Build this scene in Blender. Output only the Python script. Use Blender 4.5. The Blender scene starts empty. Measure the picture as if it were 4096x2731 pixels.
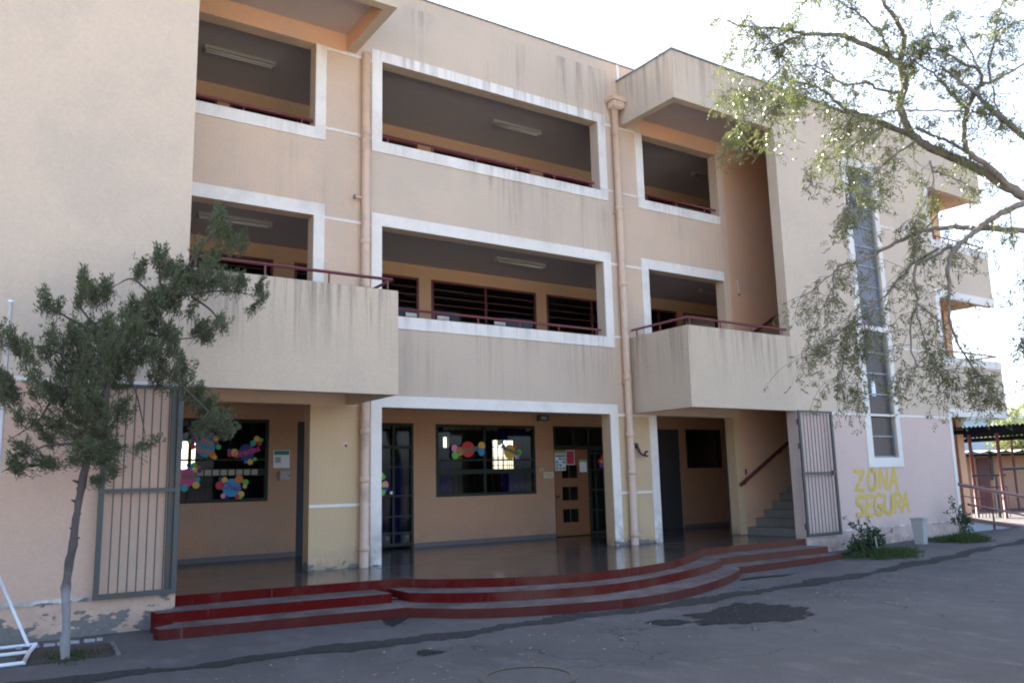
import bpy, math, random
import numpy as np
from mathutils import Vector, Matrix
R = math.radians
S = bpy.context.scene
COL = S.collection
# ------------------------------------------------------------------ camera, sky, sun, exposure
CP = Vector((-3.2001, -12.7584, 1.6)); YAW, PIT, ROL, FPX = R(-33.8754), R(9.5337), R(-1.4186), 830.805
_f = Vector((math.sin(-YAW)*math.cos(PIT), math.cos(YAW)*math.cos(PIT), math.sin(PIT)))
_r0 = Vector((math.cos(YAW), math.sin(YAW), 0)); _u0 = _r0.cross(_f)
_r = _r0*math.cos(ROL) + _u0*math.sin(ROL); _u = -_r0*math.sin(ROL) + _u0*math.cos(ROL)
cd = bpy.data.cameras.new('camera'); cam = bpy.data.objects.new('camera', cd); COL.objects.link(cam)
m = Matrix((( _r.x, _u.x, -_f.x, CP.x), (_r.y, _u.y, -_f.y, CP.y), (_r.z, _u.z, -_f.z, CP.z), (0, 0, 0, 1)))
cam.matrix_world = m
cd.sensor_width = 36; cd.sensor_fit = 'HORIZONTAL'; cd.lens = 36*FPX/1024; cd.clip_end = 3000; cd.clip_start = .05
S.camera = cam
SUN_AZ, SUN_EL = R(2.0), R(39.5)          # azimuth from +Y towards +X: behind the building
w = bpy.data.worlds.new('World'); S.world = w; w.use_nodes = True
nt = w.node_tree; bg = nt.nodes['Background']; sk = nt.nodes.new('ShaderNodeTexSky')
sk.sky_type = 'NISHITA'; sk.sun_disc = False; sk.sun_elevation = SUN_EL; sk.sun_rotation = SUN_AZ
sk.air_density = .7; sk.dust_density = 5.0; sk.ozone_density = .5; sk.altitude = 500
nt.links.new(sk.outputs[0], bg.inputs[0]); bg.inputs[1].default_value = .15
sl = bpy.data.lights.new('sun', 'SUN'); sl.energy = 5.0; sl.angle = R(.55); sl.color = (1, .95, .86)
so = bpy.data.objects.new('sun', sl); COL.objects.link(so)
sd = Vector((math.sin(SUN_AZ)*math.cos(SUN_EL), math.cos(SUN_AZ)*math.cos(SUN_EL), math.sin(SUN_EL)))
so.rotation_euler = sd.to_track_quat('Z', 'Y').to_euler(); so.location = (0, 20, 40)
S.view_settings.view_transform = 'Standard'; S.view_settings.look = 'None'
S.view_settings.exposure = 2.45; S.view_settings.gamma = 1
S.render.engine = 'CYCLES'
S.cycles.filter_width = 2.0; S.cycles.max_bounces = 8; S.cycles.diffuse_bounces = 5; S.cycles.transparent_max_bounces = 16

# ------------------------------------------------------------------ pixel helpers (source pixels of the 4096 wide photo)
def ray(x, y):
    return _f + _r*((x/4-512)/FPX) - _u*((y/4-341.4)/FPX)
def onY(x, y, Y): d = ray(x, y); return CP + d*((Y-CP.y)/d.y)
def onZ(x, y, Z): d = ray(x, y); return CP + d*((Z-CP.z)/d.z)
def at(x, y, depth): return CP + ray(x, y)*depth

# ------------------------------------------------------------------ materials
M = {}
def mk(name):
    m = bpy.data.materials.new(name); m.use_nodes = True; M[name] = m
    return m, m.node_tree, m.node_tree.nodes['Principled BSDF']
def N(nt, t, **k):
    n = nt.nodes.new(t)
    for a, b in k.items(): setattr(n, a, b)
    return n
def math_(nt, op, a, b=None, clamp=False):
    n = N(nt, 'ShaderNodeMath', operation=op, use_clamp=clamp)
    for i, v in enumerate((a, b)):
        if v is None: continue
        if isinstance(v, (int, float)): n.inputs[i].default_value = v
        else: nt.links.new(v, n.inputs[i])
    return n.outputs[0]
def mixc(nt, f, a, b):
    n = N(nt, 'ShaderNodeMix', data_type='RGBA')
    for i, v in ((0, f), (6, a), (7, b)):
        if isinstance(v, (int, float)): n.inputs[i].default_value = v
        elif isinstance(v, tuple): n.inputs[i].default_value = (*v, 1) if len(v) == 3 else v
        else: nt.links.new(v, n.inputs[i])
    return n.outputs[2]
def noise(nt, vec, scale, detail=4, rough=.55, sc=None):
    n = N(nt, 'ShaderNodeTexNoise'); n.inputs['Scale'].default_value = scale
    n.inputs['Detail'].default_value = detail; n.inputs['Roughness'].default_value = rough
    if sc:
        mp = N(nt, 'ShaderNodeMapping'); mp.inputs['Scale'].default_value = sc
        nt.links.new(vec, mp.inputs[0]); vec = mp.outputs[0]
    nt.links.new(vec, n.inputs['Vector']); return n.outputs[0]
def ramp(nt, v, a, b):
    n = N(nt, 'ShaderNodeMapRange', clamp=True, interpolation_type='SMOOTHSTEP')
    n.inputs[1].default_value = a; n.inputs[2].default_value = b
    nt.links.new(v, n.inputs[0]); return n.outputs[0]
def pos(nt):
    g = N(nt, 'ShaderNodeNewGeometry'); s = N(nt, 'ShaderNodeSeparateXYZ'); nt.links.new(g.outputs['Position'], s.inputs[0])
    return g.outputs['Position'], s.outputs
def bump(nt, bs, h, strength, dist=.01):
    b = N(nt, 'ShaderNodeBump'); b.inputs['Strength'].default_value = strength; b.inputs['Distance'].default_value = dist
    nt.links.new(h, b.inputs['Height']); nt.links.new(b.outputs[0], bs.inputs['Normal'])

def plain(name, col, rough=.6, var=.12, scale=8, metal=0, bmp=0, spec=None, dirt=0, dirtcol=(.08, .07, .06)):
    m, nt, bs = mk(name); P, xyz = pos(nt)
    n1 = noise(nt, P, scale, 5, .6)
    c = mixc(nt, n1, tuple(v*(1-var) for v in col), tuple(min(1, v*(1+var)) for v in col))
    if dirt:
        d = ramp(nt, noise(nt, P, scale*.35, 6, .65), .52, .72)
        c = mixc(nt, math_(nt, 'MULTIPLY', d, dirt), c, dirtcol)
    nt.links.new(c, bs.inputs['Base Color'])
    bs.inputs['Roughness'].default_value = rough; bs.inputs['Metallic'].default_value = metal
    if spec is not None: bs.inputs['Specular IOR Level'].default_value = spec
    if bmp: bump(nt, bs, noise(nt, P, scale*6, 3), bmp, .004)
    return m

def stucco(name, up, low=None, zsplit=2.885, zones=(), peel=None, grime_shade=None, bays=None, sel=(.44, .62)):
    """cement render: grain, mottling, rain streaks below ledges, peeled base"""
    m, nt, bs = mk(name); P, (X, Y, Z) = pos(nt)
    c = up
    if bays:   # the two recessed bays carry a peach coat, the middle bay a greyer one
        c = mixc(nt, math_(nt, 'LESS_THAN', math_(nt, 'ABSOLUTE', math_(nt, 'SUBTRACT', X, 5.19)), 2.77), bays, up)
    if low:
        c = mixc(nt, math_(nt, 'LESS_THAN', Z, zsplit), c, low)
    mott = noise(nt, P, .9, 6, .62)
    big = ramp(nt, mott, .32, .7)
    c = mixc(nt, math_(nt, 'MULTIPLY', big, .30), c, mixc(nt, .5, c, (.36, .30, .25)))
    c = mixc(nt, math_(nt, 'MULTIPLY', ramp(nt, noise(nt, P, .35, 7, .7), .48, .62), .26), c, (.38, .33, .27))
    fine = noise(nt, P, 26, 4, .7)
    c = mixc(nt, ramp(nt, fine, .3, .75), mixc(nt, .07, c, (.15, .12, .10)), mixc(nt, .05, c, (.9, .85, .8)))
    if zones:
        st = ramp(nt, noise(nt, P, 1.0, 5, .65, (5.2, 5.2, .22)), .44, .66)
        st2 = ramp(nt, noise(nt, P, 1.0, 3, .6, (11, 11, .5)), .50, .68)
        st = math_(nt, 'MAXIMUM', st, math_(nt, 'MULTIPLY', st2, .7))
        st = math_(nt, 'MULTIPLY', st, ramp(nt, noise(nt, P, .62, 3, .6, (1, 1, .35)), *sel))
        tot = None
        for zt, ln, am in zones:
            d = math_(nt, 'SUBTRACT', zt, Z)
            v = math_(nt, 'SUBTRACT', 1.0, math_(nt, 'DIVIDE', d, ln), True)
            v = math_(nt, 'MULTIPLY', v, math_(nt, 'GREATER_THAN', d, -.02))
            v = math_(nt, 'MULTIPLY', v, am)
            tot = v if tot is None else math_(nt, 'MAXIMUM', tot, v)
        c = mixc(nt, math_(nt, 'MULTIPLY', st, tot, True), c, (.15, .125, .105))
    if grime_shade:  # grime at the wall foot, doubling as painted contact shadow
        z0, h, a = grime_shade
        g = math_(nt, 'SUBTRACT', 1.0, math_(nt, 'DIVIDE', math_(nt, 'SUBTRACT', Z, z0), h), True)
        g = math_(nt, 'MULTIPLY', g, ramp(nt, noise(nt, P, 5, 5), .3, .65))
        c = mixc(nt, math_(nt, 'MULTIPLY', g, a), c, (.16, .13, .11))
    bh = noise(nt, P, 75, 3, .7)
    if peel:
        z0, h = peel
        k = math_(nt, 'DIVIDE', math_(nt, 'SUBTRACT', Z, z0), h)
        pn = noise(nt, P, 3.2, 6, .6, (1, 1, 2.2))
        v = math_(nt, 'GREATER_THAN', math_(nt, 'SUBTRACT', pn, math_(nt, 'MULTIPLY', k, .30)), .385)
        v = math_(nt, 'MULTIPLY', v, math_(nt, 'LESS_THAN', Z, z0+h))
        pc = mixc(nt, noise(nt, P, 18, 5), (.13, .115, .10), (.27, .24, .21))
        c = mixc(nt, v, c, pc)
    nt.links.new(c, bs.inputs['Base Color']); bs.inputs['Roughness'].default_value = .92
    bs.inputs['Specular IOR Level'].default_value = .15
    bump(nt, bs, bh, .35, .010)
    return m

BEIGE = (.61, .480, .35); PEACH = (.66, .435, .305); YEL = (.58, .405, .22); ORANGE = (.50, .268, .145)
stucco('wing_render', BEIGE, PEACH, zones=((4.2, 2.0, .12),), peel=(-.03, .42), grime_shade=(0, .6, .3))
stucco('tower_render', BEIGE, (.66, .485, .405), zones=((10.1, .9, .35), (4.4, 1.3, .25), (1.71, 1.3, .28)), grime_shade=(0, .5, .6))
stucco('facade_render', (.575, .450, .330), YEL, 2.86, bays=(.62, .450, .315), zones=((10.3, 1.7, .75), (7.36, 1.5, .62), (4.24, 1.4, .5)), peel=(.27, .22), grime_shade=(.311, .35, .45))
stucco('balcony_render', (.575, .455, .325), zones=((4.48, 1.2, .75), (10.16, 1.2, .6)), sel=(.30, .52))
stucco('corridor_render', (.56, .345, .195), ORANGE, 3.3, grime_shade=(.311, .5, .3))
stucco('stair_render', (.66, .37, .215), grime_shade=(.311, .8, .4))
stucco('white_paint', (.81, .75, .66), zones=((9.3, .6, .6), (7.6, .4, .5), (6.3, .3, .2), (4.5, .4, .4)), grime_shade=(.311, .9, .6), peel=(.25, .24), sel=(.32, .55))
plain('ceiling_paint', (.42, .385, .37), .9, .1, 3)
plain('soffit_paint', (.50, .42, .38), .9, .1, 3)
plain('grey_slab', (.15, .13, .12), .8, .15, 4)
plain('coping_metal', (.22, .27, .28), .45, .2, 6, .6)
plain('red_railing', (.15, .030, .032), .42, .2, 20)
plain('dark_red', (.12, .03, .03), .5, .2, 14)
plain('window_green', (.028, .032, .024), .55, .2, 9, spec=.2)
plain('green_metal', (.060, .066, .056), .5, .2, 9, dirt=.5, dirtcol=(.13, .06, .03))
plain('pipe_paint', (.60, .43, .31), .55, .12, 7, dirt=.35, dirtcol=(.18, .12, .09))
plain('black_metal', (.025, .025, .028), .4, .2, 20)
plain('cream_metal', (.34, .31, .25), .5, .1, 20)
plain('tube_white', (.50, .50, .48), .3, .03, 20)
plain('white_metal', (.78, .79, .80), .4, .1, 15, dirt=.45, dirtcol=(.25, .18, .13))
plain('grey_plastic', (.38, .375, .34), .5, .08, 6, dirt=.3, dirtcol=(.2, .18, .14))
plain('paper', (.78, .78, .80), .7, .04, 12)
plain('paper_green', (.02, .22, .15), .6, .06, 12)
plain('paper_red', (.50, .03, .05), .6, .1, 20)
plain('paper_blue', (.12, .28, .45), .6, .1, 20)
plain('paper_lime', (.25, .45, .12), .6, .1, 20)
plain('sign_cream', (.60, .55, .38), .6, .05, 12)
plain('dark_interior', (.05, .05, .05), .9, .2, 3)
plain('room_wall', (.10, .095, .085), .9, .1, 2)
plain('curtain_blue', (.020, .025, .26), .95, .3, 6, spec=0)
plain('curtain_grey', (.045, .045, .055), .95, .3, 6, spec=0)
plain('chair_wood', (.45, .22, .08), .5, .15, 9)
plain('stair_concrete', (.16, .15, .125), .75, .2, 6, dirt=.4)
plain('bark_pale', (.42, .40, .38), .9, .2, 14, bmp=.6)
plain('soil', (.055, .040, .030), .95, .4, 12, bmp=.8)
plain('roof_sheet', (.70, .72, .72), .35, .1, 5, .3)
plain('blue_wall', (.42, .55, .60), .8, .1, 1)
plain('dark_roof', (.018, .018, .02), .95, .2, 4, spec=0)
plain('yellow_paint', (.60, .41, .085), .75, .14, 10)
plain('concrete', (.34, .33, .34), .8, .15, 5, bmp=.3)
for nm, cc in dict(sky=(.03, .28, .55), red=(.60, .03, .03), orange=(.72, .20, .03), yellow=(.70, .48, .05), green=(.12, .50, .06),
                   navy=(.03, .03, .22), purple=(.17, .06, .30), pink=(.75, .28, .42), magenta=(.62, .05, .24), dgreen=(.03, .22, .10), black=(.02, .02, .02), white=(.8, .8, .8), teal=(.04, .35, .40)).items():
    plain('card_'+nm, cc, .55, .06, 20)

# wood door
m, nt, bs = mk('door_wood'); P, xyz = pos(nt)
g = noise(nt, P, 3, 6, .7, (1.2, 1, 14))
nt.links.new(mixc(nt, g, (.16, .052, .014), (.29, .108, .034)), bs.inputs['Base Color']); bs.inputs['Roughness'].default_value = .4
# glass
m, nt, bs = mk('glass'); nt.nodes.remove(bs); out = nt.nodes['Material Output']
tr = N(nt, 'ShaderNodeBsdfTransparent'); tr.inputs[0].default_value = (.62, .66, .66, 1)
gl = N(nt, 'ShaderNodeBsdfGlossy'); gl.inputs['Roughness'].default_value = .03
fr = N(nt, 'ShaderNodeFresnel'); fr.inputs[0].default_value = 1.28
mx = N(nt, 'ShaderNodeMixShader'); nt.links.new(fr.outputs[0], mx.inputs[0]); nt.links.new(tr.outputs[0], mx.inputs[1]); nt.links.new(gl.outputs[0], mx.inputs[2]); nt.links.new(mx.outputs[0], out.inputs[0])
def glassy(name, col, rough=.12):
    m, nt, bs = mk(name); P, xyz = pos(nt)
    nt.links.new(mixc(nt, noise(nt, P, 2.5, 5), tuple(c*.7 for c in col), tuple(c*1.3 for c in col)), bs.inputs['Base Color']); bs.inputs['Roughness'].default_value = rough
    bs.inputs['Specular IOR Level'].default_value = .8 if rough < .2 else .25
glassy('dusty_glass', (.085, .062, .052), .35)
glassy('sky_tint_glass', (.17, .165, .185), .4)  # upper tower panes: sky reflection put into the base colour
# polished porch floor
m, nt, bs = mk('porch_floor'); P, (X, Y, Z) = pos(nt)
c = mixc(nt, ramp(nt, noise(nt, P, .8, 6, .65), .3, .7), (0.0434, 0.0301, 0.0224), (0.0875, 0.0679, 0.0546))
c = mixc(nt, ramp(nt, noise(nt, P, 40, 3, .7), .35, .7), c, mixc(nt, .15, c, (.30, .27, .25)))
nt.links.new(c, bs.inputs['Base Color'])
rr = N(nt, 'ShaderNodeMapRange'); rr.inputs[3].default_value = .05; rr.inputs[4].default_value = .24
nt.links.new(noise(nt, P, 1.4, 6, .7), rr.inputs[0]); nt.links.new(rr.outputs[0], bs.inputs['Roughness'])
bump(nt, bs, noise(nt, P, 3, 3), .05, .01)
# step paint and treads
m, nt, bs = mk('step_red'); P, (X, Y, Z) = pos(nt)
fade_flare = ramp(nt, math_(nt, 'ADD', noise(nt, P, .7, 5, .6), math_(nt, 'MULTIPLY', X, .045)), .56, .84)  # browner to the right: faded paint, with lens flare painted in
c = mixc(nt, math_(nt, 'MULTIPLY', fade_flare, .85), (0.100, 0.0070, 0.0056), (0.125, 0.054, 0.036))
low = math_(nt, 'LESS_THAN', Z, .074)
c = mixc(nt, math_(nt, 'MULTIPLY', low, .55), c, (0.085, 0.028, 0.022))
c = mixc(nt, ramp(nt, noise(nt, P, 5, 7, .75), .50, .68), c, mixc(nt, .10, c, (.16, .12, .11)))
sc_ = ramp(nt, noise(nt, P, 1, 4, .6, (9, 9, .8)), .64, .72)
c = mixc(nt, math_(nt, 'MULTIPLY', sc_, .18), c, (.3, .22, .2))
nt.links.new(c, bs.inputs['Base Color']); bs.inputs['Roughness'].default_value = .85; bs.inputs['Specular IOR Level'].default_value = .06
bump(nt, bs, noise(nt, P, 30, 4), .25, .006)
m, nt, bs = mk('step_tread'); P, xyz = pos(nt)
c = mixc(nt, ramp(nt, noise(nt, P, 2.2, 6, .65), .35, .68), (0.092, 0.071, 0.062), (0.180, 0.150, 0.137))
c = mixc(nt, ramp(nt, noise(nt, P, 7, 5, .7), .55, .72), c, (.13, .035, .03))
nt.links.new(c, bs.inputs['Base Color']); bs.inputs['Roughness'].default_value = .75; bs.inputs['Specular IOR Level'].default_value = .2
bump(nt, bs, noise(nt, P, 25, 4), .2, .006)
# asphalt family
def asphalt(name, a, b, rough=.85, bm=.5, spots=True):
    m, nt, bs = mk(name); P, (X, Y, Z) = pos(nt)
    c = mixc(nt, ramp(nt, noise(nt, P, .55, 7, .62), .3, .72), a, b)
    c = mixc(nt, ramp(nt, noise(nt, P, 3.5, 5, .65, (1, .5, 1)), .48, .75), c, mixc(nt, .35, c, tuple(v*1.8 for v in b)))
    c = mixc(nt, ramp(nt, noise(nt, P, 90, 2, .7), .4, .75), mixc(nt, .15, c, (.02, .02, .02)), mixc(nt, .18, c, (.4, .4, .4)))
    if spots:
        v = N(nt, 'ShaderNodeTexVoronoi'); v.inputs['Scale'].default_value = 1.25; v.inputs['Randomness'].default_value = 1
        wv = N(nt, 'ShaderNodeVectorMath', operation='ADD')
        nn = N(nt, 'ShaderNodeTexNoise'); nn.inputs['Scale'].default_value = 6; nt.links.new(P, nn.inputs['Vector'])
        ws = N(nt, 'ShaderNodeVectorMath', operation='SCALE'); ws.inputs['Scale'].default_value = .10; nt.links.new(nn.outputs[1], ws.inputs[0])
        nt.links.new(P, wv.inputs[0]); nt.links.new(ws.outputs[0], wv.inputs[1]); nt.links.new(wv.outputs[0], v.inputs['Vector'])
        rad = math_(nt, 'MULTIPLY', ramp(nt, noise(nt, P, .5, 3), .45, .7), .10)
        sp = math_(nt, 'LESS_THAN', v.outputs['Distance'], rad)
        c = mixc(nt, math_(nt, 'MULTIPLY', sp, .55), c, (.03, .03, .035))
    if spots:
        dust = ramp(nt, noise(nt, P, 1.1, 7, .72, (1, .6, 1)), .50, .70)
        c = mixc(nt, math_(nt, 'MULTIPLY', dust, .35), c, (0.11, 0.1018, 0.09625))
        dk = ramp(nt, noise(nt, P, .28, 6, .7), .52, .66)
        c = mixc(nt, math_(nt, 'MULTIPLY', dk, .30), c, (0.027, 0.0252, 0.0252))
        cv = N(nt, 'ShaderNodeTexVoronoi', feature='DISTANCE_TO_EDGE'); cv.inputs['Scale'].default_value = .42
        cw = N(nt, 'ShaderNodeVectorMath', operation='ADD'); cn = N(nt, 'ShaderNodeTexNoise'); cn.inputs['Scale'].default_value = 2.2; cn.inputs['Detail'].default_value = 6
        cs = N(nt, 'ShaderNodeVectorMath', operation='SCALE'); cs.inputs['Scale'].default_value = .9
        nt.links.new(P, cn.inputs['Vector']); nt.links.new(cn.outputs[1], cs.inputs[0]); nt.links.new(P, cw.inputs[0]); nt.links.new(cs.outputs[0], cw.inputs[1]); nt.links.new(cw.outputs[0], cv.inputs['Vector'])
        ck = math_(nt, 'MULTIPLY', math_(nt, 'LESS_THAN', cv.outputs['Distance'], .0045), ramp(nt, noise(nt, P, .4, 3), .46, .56))
        c = mixc(nt, math_(nt, 'MULTIPLY', ck, .75), c, (.022, .022, .022))
    nt.links.new(c, bs.inputs['Base Color']); bs.inputs['Roughness'].default_value = rough
    bs.inputs['Specular IOR Level'].default_value = .25 if spots else .1
    bump(nt, bs, noise(nt, P, 60, 4, .7), bm, .008)
asphalt('asphalt', (0.0669, 0.0609, 0.0562), (0.1033, 0.0953, 0.0872))
asphalt('pavement_mat', (0.0782, 0.0710, 0.0650), (0.1163, 0.1072, 0.0976))
asphalt('gutter_mat', (0.0231, 0.0215, 0.0181), (0.0379, 0.0355, 0.0297), .9, .6, False)
asphalt('wet_mat', (0.0072, 0.0078, 0.0066), (0.0132, 0.0132, 0.0114), .8, .25, False)
plain('ring_paint', (.088, .081, .060), .85, .2, 10, dirt=1, dirtcol=(0.055, 0.0506, 0.0484))
# bark / leaves
m, nt, bs = mk('bark'); P, (X, Y, Z) = pos(nt)
c = mixc(nt, noise(nt, P, 9, 6, .7, (1, 1, .35)), (.075, .060, .050), (.29, .25, .21)); nt.links.new(c, bs.inputs['Base Color']); bs.inputs['Roughness'].default_value = .9
bump(nt, bs, noise(nt, P, 22, 5, .7, (1, 1, .3)), .9, .03)
plain('bark_dark', (.075, .058, .048), .9, .45, 16, bmp=.6)
m, nt, bs = mk('bark_limed'); P, (X, Y, Z) = pos(nt)
k = ramp(nt, math_(nt, 'ADD', Z, math_(nt, 'MULTIPLY', noise(nt, P, 7, 5), .5)), .80, 1.08)
c1 = mixc(nt, noise(nt, P, 12, 6, .7, (1, 1, .35)), (.17, .155, .145), (.40, .375, .36))
c2 = mixc(nt, noise(nt, P, 9, 6, .7, (1, 1, .35)), (.030, .024, .021), (.165, .13, .112))
nt.links.new(mixc(nt, k, c1, c2), bs.inputs['Base Color']); bs.inputs['Roughness'].default_value = .9
bump(nt, bs, noise(nt, P, 22, 5, .7, (1, 1, .3)), .9, .03)
def leaf(name, a, b, tl=.3, rough=.45):
    m, nt, bs = mk(name); P, xyz = pos(nt); out = nt.nodes['Material Output']
    c = mixc(nt, noise(nt, P, 5, 3), a, b)
    c = mixc(nt, ramp(nt, noise(nt, P, 55, 2), .35, .65), mixc(nt, .3, c, tuple(v*.5 for v in a)), c)
    nt.links.new(c, bs.inputs['Base Color']); bs.inputs['Roughness'].default_value = rough
    t = N(nt, 'ShaderNodeBsdfTranslucent'); nt.links.new(mixc(nt, .4, c, (.20, .30, .03)), t.inputs[0])
    mx = N(nt, 'ShaderNodeMixShader'); mx.inputs[0].default_value = tl
    nt.links.new(bs.outputs[0], mx.inputs[1]); nt.links.new(t.outputs[0], mx.inputs[2]); nt.links.new(mx.outputs[0], out.inputs[0])
leaf('conifer_leaf', (0.0612, 0.08496, 0.0432), (0.144, 0.1526, 0.0792), .30, .8)
leaf('pepper_leaf', (.095, .105, .048), (.205, .190, .080), .36, .28)
leaf('shrub_leaf', (0.0216, 0.0468, 0.0216), (0.0432, 0.072, 0.0288), .2)
leaf('grass_leaf', (0.0216, 0.04752, 0.01008), (0.054, 0.0864, 0.0216), .25, .7)
leaf('far_leaf', (.14, .16, .07), (.24, .25, .10), .3, .7)

# ------------------------------------------------------------------ mesh builder
ORG = {}
class MB:
    def __init__(s): s.v = []; s.f = []; s.m = []
    def face(s, pts, mi=0):
        n = len(s.v); s.v += [tuple(p) for p in pts]; s.f.append(tuple(range(n, n+len(pts)))); s.m.append(mi)
    def box(s, x0, x1, y0, y1, z0, z1, mi=0):
        n = len(s.v)
        s.v += [(x, y, z) for z in (z0, z1) for y in (y0, y1) for x in (x0, x1)]
        for q in ((0, 2, 3, 1), (4, 5, 7, 6), (0, 1, 5, 4), (2, 6, 7, 3), (0, 4, 6, 2), (1, 3, 7, 5)):
            s.f.append(tuple(n+i for i in q)); s.m.append(mi)
        return s
    def prism(s, poly, z0, z1, mt=0, ms=0, mb=0):
        """poly counter-clockwise in XY"""
        n = len(s.v); k = len(poly)
        s.v += [(x, y, z0) for x, y in poly] + [(x, y, z1) for x, y in poly]
        s.f.append(tuple(n+k+i for i in range(k))); s.m.append(mt)
        s.f.append(tuple(n+i for i in reversed(range(k)))); s.m.append(mb)
        for i in range(k):
            j = (i+1) % k; s.f.append((n+i, n+j, n+k+j, n+k+i)); s.m.append(ms)
        return s
    def tube(s, pts, rad, n=8, mi=0, cap=True):
        pts = [Vector(p) for p in pts]; b = len(s.v); up = None; K = len(pts)
        if isinstance(rad, (int, float)): rad = [rad]*K
        for i, p in enumerate(pts):
            t = (pts[min(i+1, K-1)] - pts[max(i-1, 0)])
            if t.length < 1e-9: t = Vector((0, 0, 1))
            t.normalize()
            if up is None: up = Vector((0, 0, 1)) if abs(t.z) < .9 else Vector((1, 0, 0))
            a = t.cross(up); a.normalize(); c = a.cross(t); up = c
            for k in range(n):
                q = 2*math.pi*k/n; s.v.append(tuple(p + (a*math.cos(q) + c*math.sin(q))*rad[i]))
        for i in range(K-1):
            for k in range(n):
                k2 = (k+1) % n; s.f.append((b+i*n+k, b+(i+1)*n+k, b+(i+1)*n+k2, b+i*n+k2)[::-1]); s.m.append(mi)
        if cap:
            s.f.append(tuple(b+k for k in range(n))); s.m.append(mi)
            s.f.append(tuple(b+(K-1)*n+k for k in reversed(range(n)))); s.m.append(mi)
        return s
    def bar(s, p, q, wd, th, up=(0, 0, 1), mi=0):
        p = Vector(p); q = Vector(q); t = (q-p).normalized(); u = Vector(up)
        a = t.cross(u)
        if a.length < 1e-4: a = t.cross(Vector((1, 0, 0)))
        a.normalize(); c = a.cross(t); n = len(s.v)
        for e in (p, q):
            for sa, sc in ((-1, -1), (1, -1), (1, 1), (-1, 1)): s.v.append(tuple(e + a*sa*wd/2 + c*sc*th/2))
        for f in ((0, 1, 2, 3), (7, 6, 5, 4), (0, 4, 5, 1), (1, 5, 6, 2), (2, 6, 7, 3), (3, 7, 4, 0)):
            s.f.append(tuple(n+i for i in f)); s.m.append(mi)
        return s
    def disc(s, c, r, y, th=.003, n=28, mi=0, sx=1):
        """thin round card in an XZ plane, front towards -Y"""
        b = len(s.v)
        for yy in (y-th, y):
            for k in range(n):
                q = 2*math.pi*k/n; s.v.append((c[0]+r*sx*math.cos(q), yy, c[1]+r*math.sin(q)))
        s.f.append(tuple(b+k for k in range(n))); s.m.append(mi)
        s.f.append(tuple(b+n+k for k in reversed(range(n)))); s.m.append(mi)
        for k in range(n):
            k2 = (k+1) % n; s.f.append((b+k, b+n+k, b+n+k2, b+k2)); s.m.append(mi)
        return s
    def wall(s, u0, u1, z0, z1, y0, y1, ops=(), mi=0, axis='X'):
        """slab between y0 and y1 spanning u (X or Y) and z with rectangular openings, no inner faces"""
        us = sorted({u0, u1, *[o[0] for o in ops], *[o[1] for o in ops]}); zs = sorted({z0, z1, *[o[2] for o in ops], *[o[3] for o in ops]})
        us = [u for u in us if u0 <= u <= u1]; zs = [z for z in zs if z0 <= z <= z1]
        def solid(i, j):
            if i < 0 or j < 0 or i >= len(us)-1 or j >= len(zs)-1: return False
            cu = (us[i]+us[i+1])/2; cz = (zs[j]+zs[j+1])/2
            return not any(o[0] < cu < o[1] and o[2] < cz < o[3] for o in ops)
        def P(u, y, z): return (u, y, z) if axis == 'X' else (y, u, z)
        fl = axis != 'X'
        def add(q): s.face(q[::-1] if fl else q, mi)
        for i in range(len(us)-1):
            for j in range(len(zs)-1):
                if not solid(i, j): continue
                a, b, c, d = us[i], us[i+1], zs[j], zs[j+1]
                add([P(a, y0, c), P(b, y0, c), P(b, y0, d), P(a, y0, d)])
                add([P(b, y1, c), P(a, y1, c), P(a, y1, d), P(b, y1, d)])
                if not solid(i-1, j): add([P(a, y1, c), P(a, y0, c), P(a, y0, d), P(a, y1, d)])
                if not solid(i+1, j): add([P(b, y0, c), P(b, y1, c), P(b, y1, d), P(b, y0, d)])
                if not solid(i, j-1): add([P(a, y1, c), P(b, y1, c), P(b, y0, c), P(a, y0, c)])
                if not solid(i, j+1): add([P(a, y0, d), P(b, y0, d), P(b, y1, d), P(a, y1, d)])
        return s
    def build(s, name, mats, parent=None, smooth=False):
        o0 = ORG.get(parent.name, Vector((0, 0, 0))) if parent else Vector((0, 0, 0))
        me = bpy.data.meshes.new(name); me.from_pydata([(x-o0.x, y-o0.y, z-o0.z) for x, y, z in s.v], [], s.f)
        for mm in (mats if isinstance(mats, (list, tuple)) else [mats]): me.materials.append(M[mm])
        if max(s.m, default=0): me.polygons.foreach_set('material_index', s.m)
        if smooth: me.polygons.foreach_set('use_smooth', [True]*len(s.f))
        me.update()
        return link(name, me, parent)
def link(name, me, parent=None):
    o = bpy.data.objects.new(name, me); COL.objects.link(o)
    if parent: o.parent = parent; ORG[o.name] = ORG.get(parent.name, Vector((0, 0, 0)))
    return o
def tag(o, label, cat, group=None):
    o['label'] = label; o['category'] = cat
    if group: o['group'] = group
    return o
def thing(name, label, cat, loc, group=None):
    o = bpy.data.objects.new(name, None); COL.objects.link(o); o.location = loc; o.empty_display_size = .2
    ORG[o.name] = Vector(loc); return tag(o, label, cat, group)
def struct(o): o['kind'] = 'structure'; return o
def put(me, name, loc, parent):
    """an object with shared mesh data at a world position under a parent"""
    o = link(name, me, parent); o.location = Vector(loc) - ORG.get(parent.name, Vector((0, 0, 0))); return o
def mesh_of(mb, mats):
    o = mb.build('tmp', mats); me = o.data; bpy.data.objects.remove(o); return me
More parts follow.
